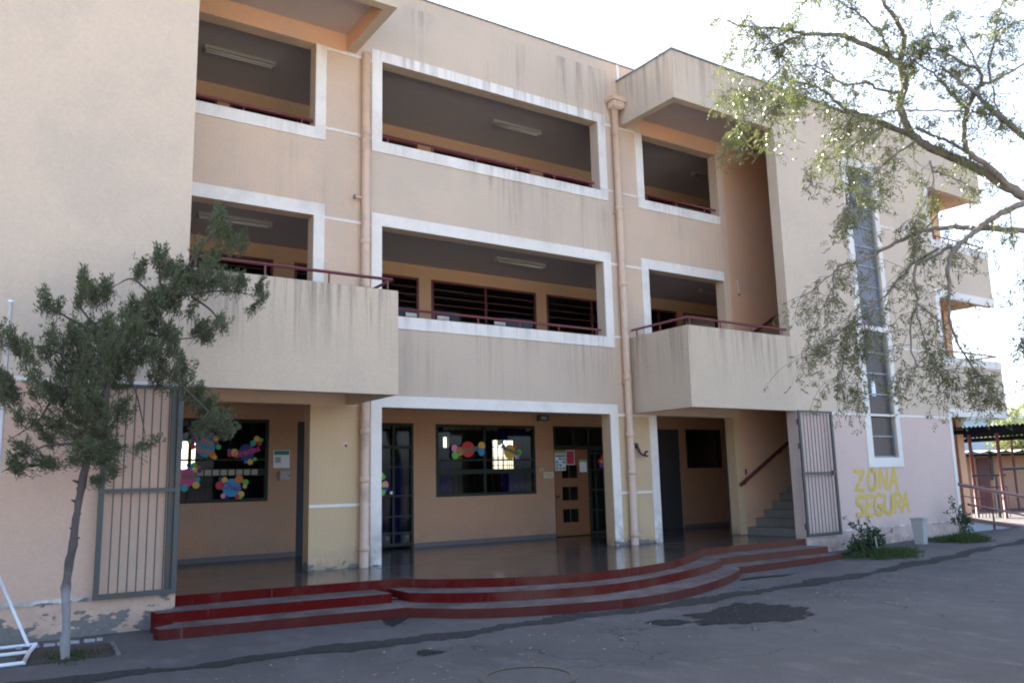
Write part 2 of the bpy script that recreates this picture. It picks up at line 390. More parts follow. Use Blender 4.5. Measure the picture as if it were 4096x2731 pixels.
def text(name, body, size, loc, mat, parent, roll=0, ext=.002, shear=0, sx=1):
    cu = bpy.data.curves.new('t', 'FONT'); cu.body = body; cu.size = size; cu.extrude = ext; cu.align_x = 'CENTER'; cu.align_y = 'CENTER'; cu.shear = shear
    cu.offset = size*.018
    t = bpy.data.objects.new('t', cu); COL.objects.link(t); dg = bpy.context.evaluated_depsgraph_get()
    me = bpy.data.meshes.new_from_object(t.evaluated_get(dg)); bpy.data.objects.remove(t); bpy.data.curves.remove(cu)
    me.materials.clear(); me.materials.append(M[mat])
    me.transform(Matrix.Rotation(R(90), 4, 'X') @ Matrix.Rotation(roll, 4, 'Z') @ Matrix.Diagonal((sx, 1, 1, 1)))
    return put(me, name, loc, parent)
def smooth(pts, n=6, closed=False):
    P = [Vector(p) for p in pts]; out = []; K = len(P)
    for i in range(K-1):
        a, b, c, d = P[max(i-1, 0)], P[i], P[i+1], P[min(i+2, K-1)]
        for k in range(n):
            t = k/n; out.append(.5*((2*b) + (c-a)*t + (2*a-5*b+4*c-d)*t*t + (3*b-a-3*c+d)*t**3))
    out.append(P[-1]); return out

D = -1.67; YC = 2.9; ZP = .311; XL = -.817; XB = 2.2; XR = 8.28; XT = 11.313; XE = 20.03; XW = 17.25
# ------------------------------------------------------------------ ground
G0 = -.045
def gz(x): t = min(1, max(0, (x-10)/7)); return G0 + .145*t
def lift(poly, z0, z1): k = (CP.z-z1)/(CP.z-z0); return [(CP.x+(x-CP.x)*k, CP.y+(y-CP.y)*k) for x, y in poly]   # same sight line, other level
mb = MB(); xs = [-600, -30, -3, 0, 5, 10, 12.5, 14, 15.5, 17, 30, 700]; ys = [-600, -60, -20, -8, -4, 0, 12, 60, 700]
n0 = 0
mb.v = [(x, y, gz(x)) for y in ys for x in xs]
for j in range(len(ys)-1):
    for i in range(len(xs)-1):
        a = j*len(xs)+i; mb.f.append((a, a+1, a+1+len(xs), a+len(xs))); mb.m.append(0)
ground = struct(mb.build('asphalt_courtyard', 'asphalt'))
plain('bounce_concrete', (.50, .46, .40), .9, .12, 1.5, bmp=.2)
struct(MB().box(-45, 60, -70, -14.0, G0-.1, G0+.02).build('added_bounce_yard', 'bounce_concrete'))  # unseen pale slab behind the camera, added to bounce sun onto the facade
def sheet(name, poly, mat, h, parent=None, seed=0, rough=0, sub=4):
    """thin irregular ground sheet"""
    rnd = random.Random(seed); pts = []
    K = len(poly)
    for i in range(K):
        a = Vector(poly[i]); b = Vector(poly[(i+1) % K])
        for k in range(sub):
            p = a.lerp(b, k/sub); pts.append((p.x+rnd.uniform(-rough, rough), p.y+rnd.uniform(-rough, rough)))
    mb = MB(); c = Vector((sum(p[0] for p in pts)/len(pts), sum(p[1] for p in pts)/len(pts)))
    mb.v = [(x, y, gz(x)+h) for x, y in pts]; mb.f = [tuple(range(len(pts)))]; mb.m = [0]
    return mb.build(name, mat, parent)
def strip(name, a, b, mat, h):
    """sheet between two polylines with the same number of points"""
    mb = MB(); K = len(a); mb.v = [(x, y, gz(x)+h) for x, y in a] + [(x, y, gz(x)+h) for x, y in b]
    for i in range(K-1): mb.f.append((i, i+1, K+i+1, K+i)); mb.m.append(0)
    return mb.build(name, mat)
rnd = random.Random(3)
gl_ = [(-9, -4.1), (-2.37, -4.33), (-1.44, -4.46), (-.3, -4.52), (.8, -4.62), (2.2, -4.66), (3.6, -4.67), (5, -4.70), (6.2, -4.64), (8, -4.50), (10, -4.36), (12, -4.18), (15.2, -3.93), (20, -3.62), (26, -3.2)]
line = lift([(p.x, p.y) for p in smooth([(x, y, 0) for x, y in gl_], 16)], 0, G0)
near = [(x, y-.17+rnd.uniform(-.05, .05)-.06*math.sin(x*1.7)-.05*math.sin(x*5.1)) for x, y in line]; far = [(x, y+.16+rnd.uniform(-.05, .05)+.06*math.sin(x*2.3+1)+.05*math.sin(x*6.3)) for x, y in line]
struct(strip('pavement', [(x, y) for x, y in line], [(x, max(-1.0, y+3)) for x, y in line], 'pavement_mat', .003))
struct(strip('gutter', near, far, 'gutter_mat', .005))
def patch(c, rx, ry, seed, rough=.25, n=46):
    r_ = random.Random(seed); ph = [r_.uniform(0, 6.28) for _ in range(6)]; out = []
    for k in range(n):
        q = 2*math.pi*k/n; f = 1 + sum(rough/(i+1)*math.sin((i+2)*q+ph[i]) for i in range(6)) + r_.uniform(-.04, .04)
        out.append((c[0]+rx*f*math.cos(q), c[1]+ry*f*math.sin(q)))
    return out
def pxpoly(k, pts):  # K-crop pixel outline to ground
    return [tuple(onZ(1300+x/.8412, 2100+y/.8412, G0)[:2]) for x, y in pts]
wet = pxpoly('K', [(1210, 305), (1300, 290), (1370, 265), (1440, 262), (1520, 268), (1600, 275), (1645, 295), (1610, 312), (1560, 325), (1500, 322), (1430, 330), (1360, 330), (1290, 336), (1240, 330), (1270, 315)])
def sheet2(name, poly, seed, rg=.06, sub=7):
    r_ = random.Random(seed); K = len(poly); c = (sum(p[0] for p in poly)/K, sum(p[1] for p in poly)/K); pts = []
    for i in range(K):
        p, q = Vector(poly[i]), Vector(poly[(i+1) % K])
        for k in range(sub): pts.append(p.lerp(q, k/sub))
    pol = sorted((math.atan2(p.y-c[1], p.x-c[0]), math.hypot(p.x-c[0], p.y-c[1])) for p in pts)
    out = []
    for j, (t_, d_) in enumerate(pol):
        d_ *= 1 + rg*2.2*math.sin(j*.9+seed) * r_.uniform(.2, 1) + r_.uniform(-rg, rg)
        out.append((c[0]+d_*math.cos(t_), c[1]+d_*math.sin(t_)))
    mb = MB(); n = len(out)
    mb.v = [(x, y, gz(x)+.0065) for x, y in out] + [(c[0], c[1], gz(c[0])+.0065)]
    for j in range(n): mb.f.append((j, (j+1) % n, n)); mb.m.append(0)
    return mb.build(name, 'wet_mat')
tag(sheet2('wet_patch', wet, 5), 'large dark damp patch on the asphalt in front of the curved steps', 'damp patch')
tag(sheet2('wet_patch', pxpoly('K', [(1075, 328), (1120, 318), (1190, 318), (1235, 326), (1190, 336), (1140, 339)]), 6, .02), 'small damp tongue at the left of the large dark damp patch', 'damp patch')
tag(sheet2('wet_patch', pxpoly('K', [(190, 318), (285, 311), (262, 326), (228, 343), (205, 334)]), 7, .012), 'dark damp spill below the broken joint of the red steps', 'damp patch')
tag(sheet2('wet_patch', pxpoly('K', [(310, 425), (335, 418), (410, 426), (370, 433), (335, 441), (312, 436)]), 8, .012), 'dark oil-like blot just in front of the gutter line', 'damp patch')
tag(sheet2('wet_patch', patch(onZ(1300+1480/.8412, 2100+175/.8412, G0)[:2], .55, .12, 11), 9, .02, 1), 'thin damp streak beside the right end of the curved steps', 'damp patch')
# painted ring on the asphalt
cx, cy = onZ(1300+686/.8412, 2100+510/.8412, G0)[:2]
mb = MB(); n = 48
for k in range(n):
    q = 2*math.pi*k/n; q2 = 2*math.pi*(k+1)/n
    mb.face([(cx+a*math.cos(b), cy+a*math.sin(b), G0+.006) for a, b in ((.36, q), (.42, q), (.42, q2), (.36, q2))])
mb.build('painted_ring', 'ring_paint', ground)
sheet('painted_dash', pxpoly('K', [(2115, 124), (2230, 121), (2232, 125), (2117, 128)]), 'ring_paint', .0062, ground, 2, .004, 3)

# ------------------------------------------------------------------ school building
B = thing('school_building', 'three storey beige rendered school block with white trimmed open corridors', 'building', (6, 3, 0))
def cop(x0, x1, y0, y1, z): return MB().box(x0, x1, y0, y1, z, z+.03).build('coping', 'coping_metal', B)
# left wing
MB().box(-14, XL, D, 9.2, -.1, 10.16).build('wing_wall', 'wing_render', B)
# main facade with openings
ops = [(XL, 1.472, ZP, 2.885), (XL, 1.472, 3.43, 6.014), (XL, 1.472, 7.56, 9.071),
       (2.698, 7.677, ZP, 2.874), (2.698, 7.677, 4.448, 6.014), (2.698, 7.677, 7.56, 9.071),
       (8.928, 11.28, ZP, 2.876), (8.928, 11.28, 3.43, 6.014), (8.928, 11.28, 7.56, 9.071)]
MB().wall(XL, 11.5, ZP, 10.55, 0, .25, ops).build('facade_wall', 'facade_render', B)
MB().wall(11.5, 19.75, 0, 10.0, 0, .25, []).build('stair_back_wall', 'stair_render', B)
cop(XB-.3, 11.5, -.03, .3, 10.55)
MB().box(8.29, 8.36, -.012, 0, 10.15, 10.55).build('white_strip', 'white_paint', B)
# stair tower and open corner beyond it
MB().wall(XT, XW, -.1, 10.1, D, D+.25, [(13.88, 14.84, 1.92, 4.80), (13.88, 14.84, 4.93, 8.78)]).build('stair_tower_wall', 'tower_render', B)
MB().box(XW-.25, XW, D+.25, 0, 0, 10.0).build('tower_side_wall', 'stair_render', B)
cop(XR-.03, XW, D-.04, D+.3, 10.13)
MB().box(XW, XE, D, D+.15, 2.91, 4.42).build('corner_parapet', 'tower_render', B)
MB().box(XW, XE, D, D+.15, 5.925, 7.45).build('corner_parapet', 'tower_render', B)
MB().box(XW, XE, D, D+.15, 8.87, 9.92).build('corner_parapet', 'tower_render', B)
cop(XW, XE+.03, D-.04, D+.3, 9.92)
for z in (3.0, 6.03, 8.97):
    MB().box(XW, XE, D+.15, 9, z, z+.2).build('corner_slab', 'corridor_render', B)
MB().box(19.75, XE, -.42, 9, 0, 9.9).build('end_wall', 'corridor_render', B)
MB().box(19.72, XE+.004, -.45, -.42, 0, 9.9).build('lit_wall_end', 'stair_render', B)  # thin lighter facing: the lit end of the wall put into the colour
# balconies and roof canopies: parapet front, side, slab
def balcony(x0, x1, side, z0, z1, slab, nm, th=.13, rim_mat='balcony_render'):
    mb = MB(); mb.box(x0, x1, D, D+th, z0, z1)
    if side == 'R': mb.box(x1-th, x1, D+th, 0, z0, z1)
    else: mb.box(x0, x0+th, D+th, 0, z0, z1)
    b = mb.build(nm, rim_mat, B)
    a0, a1 = (x0, x1-th) if side == 'R' else (x0+th, x1)
    MB().box(a0, a1, D+th, 0, slab, slab+.25).build('slab', 'soffit_paint', b)
    return b
balcony(XL, XB, 'R', 2.897, 4.465, 3.18, 'balcony')
balcony(XR, XT, 'L', 2.897, 4.465, 3.18, 'balcony')
balcony(XL, XB, 'R', 9.1, 10.15, 9.40, 'roof_canopy', .17)
balcony(XR, XT, 'L', 9.1, 10.13, 9.42, 'roof_canopy', .17)
MB().box(XL, 2.026, -.004, 0, 9.075, 9.40).build('canopy_beam', 'stair_render', B)
MB().box(2.026, 2.03, D+.17, -.004, 9.103, 9.40).build('canopy_lining', 'stair_render', B)
MB().box(8.93, 11.30, -.004, 0, 9.075, 9.42).build('canopy_beam', 'stair_render', B)
cop(XL, XB+.03, D-.03, D+.2, 10.15); cop(XR-.03, XR+.2, D+.26, 0, 10.13)
MB().box(XT, XW-.25, D+.25, 0, 9.42, 9.67).build('stair_ceiling', 'soffit_paint', B)
# slabs and ceilings
for z0, z1 in ((3.15, 3.43), (6.27, 6.55), (9.345, 9.65)):
    MB().box(XL, 19.75, .25, 9.0, z0, z1).build('floor_slab', 'ceiling_paint', B)
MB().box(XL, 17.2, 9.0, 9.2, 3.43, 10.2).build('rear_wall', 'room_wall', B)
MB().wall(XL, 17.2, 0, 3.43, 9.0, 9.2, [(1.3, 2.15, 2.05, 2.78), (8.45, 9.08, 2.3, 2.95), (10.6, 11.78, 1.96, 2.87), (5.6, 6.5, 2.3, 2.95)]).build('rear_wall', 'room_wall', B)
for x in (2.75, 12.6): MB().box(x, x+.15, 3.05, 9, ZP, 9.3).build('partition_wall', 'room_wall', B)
for k in range(7): MB().box(10.66+k*.165, 10.675+k*.165, 9.06, 9.075, 1.96, 2.87).build('rear_window_bar', 'black_metal', B)
for z in (2.08, 2.32, 2.64): MB().box(10.6, 11.78, 9.05, 9.08, z, z+.02).build('rear_window_bar', 'black_metal', B)
# corridor back walls with windows and doors
G = [(-.5, 1.73, 1.35, 2.86), (2.285, 2.72, ZP, 2.84), (3.2, 4.765, ZP, 2.845), (5.30, 7.87, 1.31, 2.84), (8.40, 10.6, ZP, 2.845), (11.1, 12.46, ZP, 2.82), (12.70, 14.0, 1.82, 2.83)]
MB().wall(XL, 17, ZP, 3.15, YC, YC+.15, G).build('corridor_wall', 'corridor_render', B)
W2 = [(-.5, 1.735, 4.4, 5.98), (2.16, 4.915, 4.4, 5.985), (5.22, 8.02, 4.4, 5.985), (8.33, 11.1, 4.4, 5.985), (11.35, 12.62, 4.4, 5.96), (12.88, 15.5, 4.4, 5.96)]
MB().wall(XL, 17, 3.43, 6.27, YC, YC+.15, W2).build('corridor_wall', 'corridor_render', B)
W3 = [(-.55, .57, 7.45, 9.03), (.8, 4.905, 7.45, 9.03), (5.245, 7.95, 7.45, 9.03), (8.355, 11.1, 7.45, 9.03), (11.35, 15.4, 7.45, 9.03)]
MB().wall(XL, 17, 6.55, 9.345, YC, YC+.15, W3).build('corridor_wall', 'corridor_render', B)
for x0, x1 in ((XL, 2.28), (4.78, 8.385), (12.47, 16.9)): MB().box(x0, x1, YC-.02, YC, ZP, .40).build('skirting', 'grey_slab', B)

def window(x0, x1, z0, z1, fm, verts=(), rails=(), y=YC, fw=.05, barpitch=None, barm=None, dp=.07, barax='h', name='window', splits=None):
    mb = MB(); y0, y1 = y-.015, y+dp
    mb.box(x0, x1, y0, y1, z0, z0+fw).box(x0, x1, y0, y1, z1-fw, z1).box(x0, x0+fw, y0, y1, z0+fw, z1-fw).box(x1-fw, x1, y0, y1, z0+fw, z1-fw)
    for v in verts: mb.box(v-fw*.4, v+fw*.4, y0+.003, y1-.003, z0+fw, z1-fw)
    for r_ in rails:
        h = .035 if not isinstance(r_, tuple) else r_[1]; zz = r_ if not isinstance(r_, tuple) else r_[0]
        mb.box(x0+fw, x1-fw, y0+.006, y1-.006, zz-h/2, zz+h/2)
    wo = mb.build(name, fm, B)
    edges = [x0+fw] + list(verts) + [x1-fw]
    for a, b in zip(edges, edges[1:]):
        MB().box(a, b, y+.03, y+.036, z0+fw, z1-fw).build('pane', 'glass', wo)
    if barpitch:
        if barax == 'h':
            me = mesh_of(MB().box(0, x1-x0-2*fw, -.006, .006, -.007, .007), barm); k = int((z1-z0-2*fw)/barpitch)
            for i in range(1, k+1): put(me, 'bar', (x0+fw, y-.004, z0+fw+i*(z1-z0-2*fw)/(k+1)), wo)
        else:
            me = mesh_of(MB().box(-.006, .006, -.006, .006, 0, z1-z0-2*fw), barm); k = int((x1-x0-2*fw)/barpitch)
            for i in range(1, k+1): put(me, 'bar', (x0+fw+i*(x1-x0-2*fw)/(k+1), y+.055, z0+fw), wo)
    return wo
for i, (a, b, c, d) in enumerate(W2 + W3):
    mid = [(a+b)/2] if b-a < 3.2 else [a+(b-a)*k/3 for k in (1, 2)]
    wo = window(a, b, c, d, 'dark_red', mid, (), barpitch=.165, barm='dark_red')
def curtain(x0, x1, z0, z1, y, mat, seed=0):
    r_ = random.Random(seed); n = int((x1-x0)/.035)+2; mb = MB()
    q = [(x0+(x1-x0)*i/(n-1), y+.03*math.sin(i*1.1+r_.uniform(-.3, .3))) for i in range(n)]
    for (xa, ya), (xb, yb) in zip(q, q[1:]): mb.face([(xa, ya, z0), (xb, yb, z0), (xb, yb, z1), (xa, ya, z1)])
    return mb.build('curtain', mat, B, True)
# ground floor windows
wl = window(-.5, 1.73, 1.35, 2.86, 'window_green', (.32,), (2.115, (1.885, .13)), fw=.06)
me = mesh_of(MB().box(-.055, .055, -.004, .004, -.05, .05), 'cream_metal')
for k in range(13): put(me, 'vent_block', (-.2+k*.1395, YC-.014, 1.885), wl)
curtain(.45, 1.72, 1.38, 2.82, YC+.2, 'curtain_grey', 1); curtain(-.5, .1, 1.38, 2.82, YC+.2, 'curtain_grey', 2)
wc = window(5.30, 7.87, 1.31, 2.84, 'window_green', (6.515,), (2.075, (1.825, .10)), fw=.06, barpitch=.16, barm='black_metal', barax='v')
curtain(5.36, 5.86, 1.34, 2.36, YC+.35, 'curtain_blue', 3); curtain(5.36, 5.66, 2.36, 2.8, YC+.35, 'curtain_blue', 4); curtain(7.15, 7.84, 1.34, 1.8, YC+.35, 'curtain_blue', 5); curtain(7.5, 7.84, 1.8, 2.8, YC+.35, 'curtain_blue', 6); curtain(7.1, 7.5, 2.52, 2.8, YC+.34, 'curtain_blue', 7)
MB().box(7.12, 7.16, YC+.3, YC+.31, 1.48, 1.78).build('ribbon', 'card_magenta', B)
window(12.70, 14.0, 1.82, 2.83, 'window_green', (), (), fw=.05)
MB().box(12.76, 16.5, YC+.5, YC+.52, 1.5, 3.1).build('light_block_board', 'dark_interior', B)  # unseen board added behind the glass to keep light out of the window
# glazed door seen through the central arch
dg = window(3.2, 4.765, ZP+.05, 2.845, 'window_green', (4.31,), ((2.35, .07), 1.95, 1.36, .95, .62), fw=.055, barpitch=.11, barm='black_metal', barax='v', name='glazed_door')
curtain(4.36, 4.70, ZP+.05, 2.1, YC+.3, 'curtain_blue', 8); curtain(4.12, 4.27, ZP+.05, 1.3, YC+.3, 'curtain_blue', 9)
MB().box(4.22, 4.27, YC-.05, YC-.016, 1.40, 1.46).build('handle', 'white_metal', dg)
# dark open doorway leaf, left bay
MB().box(2.285, 2.72, YC+.05, YC+.09, ZP, 2.84).build('door', 'dark_interior', B)
# wooden door with three square lights, transom and glazed side leaf
wd = MB().wall(8.42, 9.40, ZP+.02, 2.31, YC+.0, YC+.045, [(8.62, 9.08, .63, .93), (8.62, 9.08, 1.13, 1.44), (8.62, 9.08, 1.64, 1.94)]).build('wooden_door', 'door_wood', B)
for z in (.63, 1.13, 1.64):
    MB().box(8.62, 9.08, YC+.02, YC+.026, z, z+.31).build('pane', 'glass', wd); MB().box(8.84, 8.85, YC+.012, YC+.034, z, z+.31).build('glazing_bar', 'door_wood', wd)
MB().box(8.44, 8.50, YC-.05, YC-.002, 1.20, 1.25).build('handle', 'black_metal', wd)
window(8.40, 10.6, 2.345, 2.845, 'window_green', (8.98, 9.45), (), fw=.05, name='transom')
window(9.42, 10.6, ZP+.03, 2.33, 'window_green', (9.62,), (2.22, 1.82, 1.35, .88), fw=.05, name='side_light')
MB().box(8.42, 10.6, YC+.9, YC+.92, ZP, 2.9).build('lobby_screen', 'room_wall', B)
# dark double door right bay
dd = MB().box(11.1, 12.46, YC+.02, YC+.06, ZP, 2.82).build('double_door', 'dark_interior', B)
MB().box(11.76, 11.78, YC+.01, YC+.02, ZP, 2.82).build('door_joint', 'black_metal', dd)
# white surrounds (2 cm proud)
PR = -.02
def band(x0, x1, z0, z1, y=0., nm='window_surround', th=.02): return MB().box(x0, x1, y-th, y, z0, z1).build(nm, 'white_paint', B)
def surround(x0, x1, z0, z1, X0, X1, Z0, Z1, sides='LRTB', y=0.):
    mb = MB(); 
    if 'L' in sides: mb.box(X0, x0, y-.02, y, z0, z1)
    if 'R' in sides: mb.box(x1, X1, y-.02, y, z0, z1)
    xa = X0 if 'L' in sides else x0; xb = X1 if 'R' in sides else x1
    if 'T' in sides: mb.box(xa, xb, y-.02, y, z1, Z1)
    if 'B' in sides: mb.box(xa, xb, y-.02, y, Z0, z0)
    return mb.build('window_surround', 'white_paint', B)
surround(2.698, 7.677, 7.56, 9.071, 2.502, 7.881, 7.354, 9.272)
surround(2.698, 7.677, 4.448, 6.014, 2.502, 7.881, 4.232, 6.230)
surround(2.698, 7.677, ZP, 2.874, 2.502, 7.881, 0, 3.070, 'LRT')
surround(XL, 1.472, 7.56, 9.071, 0, 1.66, 7.354, 0, 'RB')
surround(XL, 1.472, 3.43, 6.014, 0, 1.66, 0, 6.23, 'RT')
surround(8.928, 11.275, 7.56, 9.071, 8.725, 0, 7.354, 0, 'LB')
surround(8.928, 11.284, 3.43, 6.014, 8.725, 0, 0, 6.23, 'LT')
surround(8.928, 11.28, ZP, 2.876, 8.725, 0, 0, 0, 'L')
for z in (9.04, 7.585, 6.006): band(1.66, 2.502, z-.025, z+.025, nm='string_course', th=.012)
band(1.472, 2.502, 1.265, 1.31, nm='string_course', th=.012)
for z in (9.07, 7.592, 6.0, 4.46, 2.862, 1.318): band(7.881, 8.725, z-.024, z+.024, nm='string_course', th=.012)
band(-13.9, XL-.01, 2.885, 2.935, D, 'string_course', .012); band(-13.9, -1.75, .35, .40, D, 'string_course', .012)
band(11.33, 17.12, 2.85, 2.90, D, 'string_course', .012); band(12.5, 17.12, .385, .425, D, 'string_course', .012)
for z in (4.475, 7.45): band(15.02, 17.12, z-.025, z+.025, D, 'string_course', .012)
# corner loggia trim
band(17.12, XW, .1, 2.91, D, th=.016); band(17.12, XE, 2.91, 3.10, D)
band(17.12, 17.30, 4.42, 6.14, D, th=.016); band(17.30, XE, 5.925, 6.14, D); band(17.12, XE, 4.21, 4.42, D)
band(17.12, 17.30, 7.45, 9.08, D, th=.016); band(17.12, XE, 7.24, 7.45, D)
# tower window: surround, frames, panes
surround(13.88, 14.84, 1.92, 8.78, 13.66, 15.0, 1.71, 8.98, y=D)
band(13.88, 14.84, 4.80, 4.93, D, th=.018)
tw = MB()
for z0, z1 in ((1.92, 4.80), (4.93, 8.78)):
    tw.box(13.88, 13.92, D+.06, D+.12, z0, z1).box(14.78, 14.84, D+.05, D+.12, z0, z1).box(13.92, 14.78, D+.06, D+.12, z0, z0+.04).box(13.92, 14.78, D+.06, D+.12, z1-.04, z1)
    n = 6 if z1 < 5 else 8
    for k in range(1, n): zz = z0+(z1-z0)*k/n; tw.box(13.92, 14.78, D+.06, D+.115, zz-.015, zz+.015)
tw = tw.build('tower_window', 'coping_metal', B)
for z0, z1, n in ((1.96, 4.76, 6), (4.97, 8.74, 8)):
    for k in range(n):
        a = z0+(z1-z0)*k/n; b = z0+(z1-z0)*(k+1)/n
        MB().box(13.92, 14.78, D+.09, D+.096, a, b).build('pane', 'dusty_glass' if z1 < 5 else 'sky_tint_glass', tw)
MB().box(14.18, 14.33, D+.084, D+.089, 3.32, 3.66).build('paper_patch', 'card_white', tw)
# stairs inside the tower
st = MB().box(XT+.0, XW-.25, -.02, 0, ZP, ZP+.01).build('stair_flight', 'stair_concrete', B)
for base in (ZP, 3.43):
    for k in range(18):
        x = 11.5+k*.29
        MB().box(x, x+.33, D+.25, -.001, base+(k-.8)*.1733 if k else base, base+(k+1)*.1733).build('step', 'stair_concrete', st)
MB().box(XT-.2, 11.6, D+.25, .0, 3.2, 3.43).build('landing', 'soffit_paint', B)
MB().box(11.27, 17, D+.25, 9, 0, ZP-.002).build('inner_floor', 'porch_floor', B)
MB().box(11.55, 11.6, -.013, -.001, 1.62, 1.74).build('switch', 'black_metal', B)
# painted words on the tower wall
def J(x, y): p = onY(3200+x/1.9598, 1600+y/1.9598, D); return (p.x, p.z)
STRK = {'Z': [[(0, 0), (.96, .04), (.18, .97), (1, 1)]], 'O': [[(.5, 0), (.16, .12), (.03, .5), (.16, .88), (.5, 1), (.84, .88), (.97, .5), (.84, .12), (.5, 0)]],
        'N': [[(.05, 1), (.05, 0), (.92, 1), (.95, 0)]], 'A': [[(0, 1), (.5, 0), (1, 1)], [(.18, .62), (.82, .62)]],
        'S': [[(.95, .06), (.5, 0), (.1, .15), (.1, .36), (.5, .48), (.88, .64), (.85, .88), (.5, 1), (.05, .95)]],
        'E': [[(.95, 0), (.08, .02), (.08, 1), (.98, .97)], [(.08, .5), (.75, .48)]],
        'G': [[(.95, .08), (.5, 0), (.12, .2), (.04, .55), (.2, .9), (.55, 1), (.95, .86), (.95, .58), (.55, .58)]],
        'U': [[(.05, 0), (.07, .7), (.25, .95), (.5, 1), (.78, .93), (.93, .7), (.95, 0)]],
        'R': [[(.06, 1), (.06, 0), (.6, .03), (.9, .22), (.6, .46), (.08, .5)], [(.42, .5), (1, 1)]]}
cnt = 0
for ch, x0, x1, y0, y1 in (('Z', 423, 500, 556, 708), ('O', 532, 597, 548, 697), ('N', 622, 685, 548, 692), ('A', 702, 765, 533, 700),
                           ('S', 443, 500, 757, 900), ('E', 520, 572, 750, 905), ('G', 585, 643, 740, 893), ('U', 660, 723, 745, 885), ('R', 742, 803, 733, 876), ('A', 803, 852, 727, 866)):
    mb = MB(); dy = .0015
    for s_ in STRK[ch]:
        P2 = [J(x0+(x1-x0)*u, y0+(y1-y0)*v) for u, v in s_]
        P3 = [(p[0], p[1]) for p in smooth([(a, b, 0) for a, b in P2], 4 if ch in 'OSGUR' else 1)] if ch in 'OSGU' else P2
        for (xa, za), (xb, zb) in zip(P3, P3[1:]):
            t = Vector((xb-xa, zb-za)); L = t.length; t /= L; nrm = Vector((-t.y, t.x)); hw = .046 if abs(t.y) < .5 else .046; e = .03
            dy += .0005; q = []
            for sx_, sn in ((-e, -1), (L+e, -1), (L+e, 1), (-e, 1)): q.append((xa+t.x*sx_+nrm.x*hw*sn, D-dy, za+t.y*sx_+nrm.y*hw*sn))
            mb.face(q)
    mb.build('painted_letter', 'yellow_paint', B)

# ------------------------------------------------------------------ porch and steps
def edge(l): return [(p.x, p.y) for p in smooth([(x, y, 0) for x, y in l], 7)]
top_b = edge([(2.09, -1.98), (2.35, -2.38), (2.74, -2.70), (3.3, -3.03), (3.96, -3.24), (4.55, -3.31), (5.3, -3.25), (6.04, -3.06), (6.6, -2.82), (7.13, -2.52), (7.62, -2.22), (7.88, -2.06), (7.98, -1.96), (7.98, -1.86)])
mid_b = lift(edge([(1.95, -2.80), (2.35, -3.20), (2.9, -3.50), (3.5, -3.72), (4.1, -3.84), (4.8, -3.79), (5.5, -3.61), (6.5, -3.27), (7.2, -2.95), (7.62, -2.72), (7.80, -2.58), (7.84, -2.45)]), .205, .193)
low_b = lift(edge([(1.60, -3.22), (2.1, -3.78), (2.6, -4.07), (3.17, -4.28), (4.0, -4.45), (4.75, -4.42), (5.4, -4.26), (6.05, -4.01), (6.6, -3.76), (7.1, -3.49), (7.5, -3.24), (7.68, -3.10), (7.74, -2.98)]), .1, .075)
E_ = thing('entrance_steps', 'red painted concrete steps with a curved apron and polished porch floor', 'steps', (5, -2.5, 0))
pf = [(XL+.01, -1.58), (2.08, -1.97)] + top_b + [(8.0, -1.80), (11.255, -1.69), (11.255, 9), (XL+.01, 9)]
MB().prism(pf, G0, ZP, 0, 1, 1).build('porch', ['porch_floor', 'step_red'], E_)
# joints in the porch floor
for a, b in (((-.8, -.4), (11.2, -.42)), ((2.1, -1.95), (3.2, 2.8)), ((7.9, -1.9), (9.3, 2.8))):
    a = Vector((*a, 0)); b = Vector((*b, 0)); MB().bar((a.x, a.y, ZP+.0005), (b.x, b.y, ZP+.0005), .012, .002).build('floor_joint', 'black_metal', E_)
z1_, z2_ = .075, .193
L2 = lambda *p: lift(p, .205, z2_); L1 = lambda *p: lift(p, .1, z1_)
m1 = L2((-1.13, -2.22), (1.66, -2.58)); xg = m1[1][0]
m1 = m1 + [(xg, -1.75), (-.83, -1.675), (-.86, -1.85), (-1.13, -1.90)]
s2 = MB().prism(m1, G0, z2_, 1, 0, 0)
s2.prism(mid_b + L2((7.86, -2.42), (11.05, -2.35)) + [(11.12, -1.7), (xg+.2, -1.70), (xg+.2, -2.60)], G0, z2_, 1, 0, 0)
s2.prism([(xg+.001, -2.22), (xg+.199, -2.30), (xg+.199, -1.85), (xg+.001, -1.85)], G0, z1_+.02, 1, 0, 0)
s2.build('step', ['step_red', 'step_tread'], E_)
m2 = L1((-1.2, -2.74), (1.575, -3.17)) + low_b + L1((7.76, -2.96), (10.85, -2.78)) + [(10.95, -1.7), (-.90, -1.675), (-.95, -2.25)] + L1((-1.22, -2.56))
MB().prism(m2, G0-.02, z1_, 1, 0, 0).build('step', ['step_red', 'step_tread'], E_)
# vertical paint joints on the risers
for (x, y) in ((.35, -1.765), (3.3, -3.036), (5.3, -3.253)):
    MB().box(x-.004, x+.004, y-.004, y+.02, z2_, ZP-.004).build('riser_joint', 'dark_red', E_)

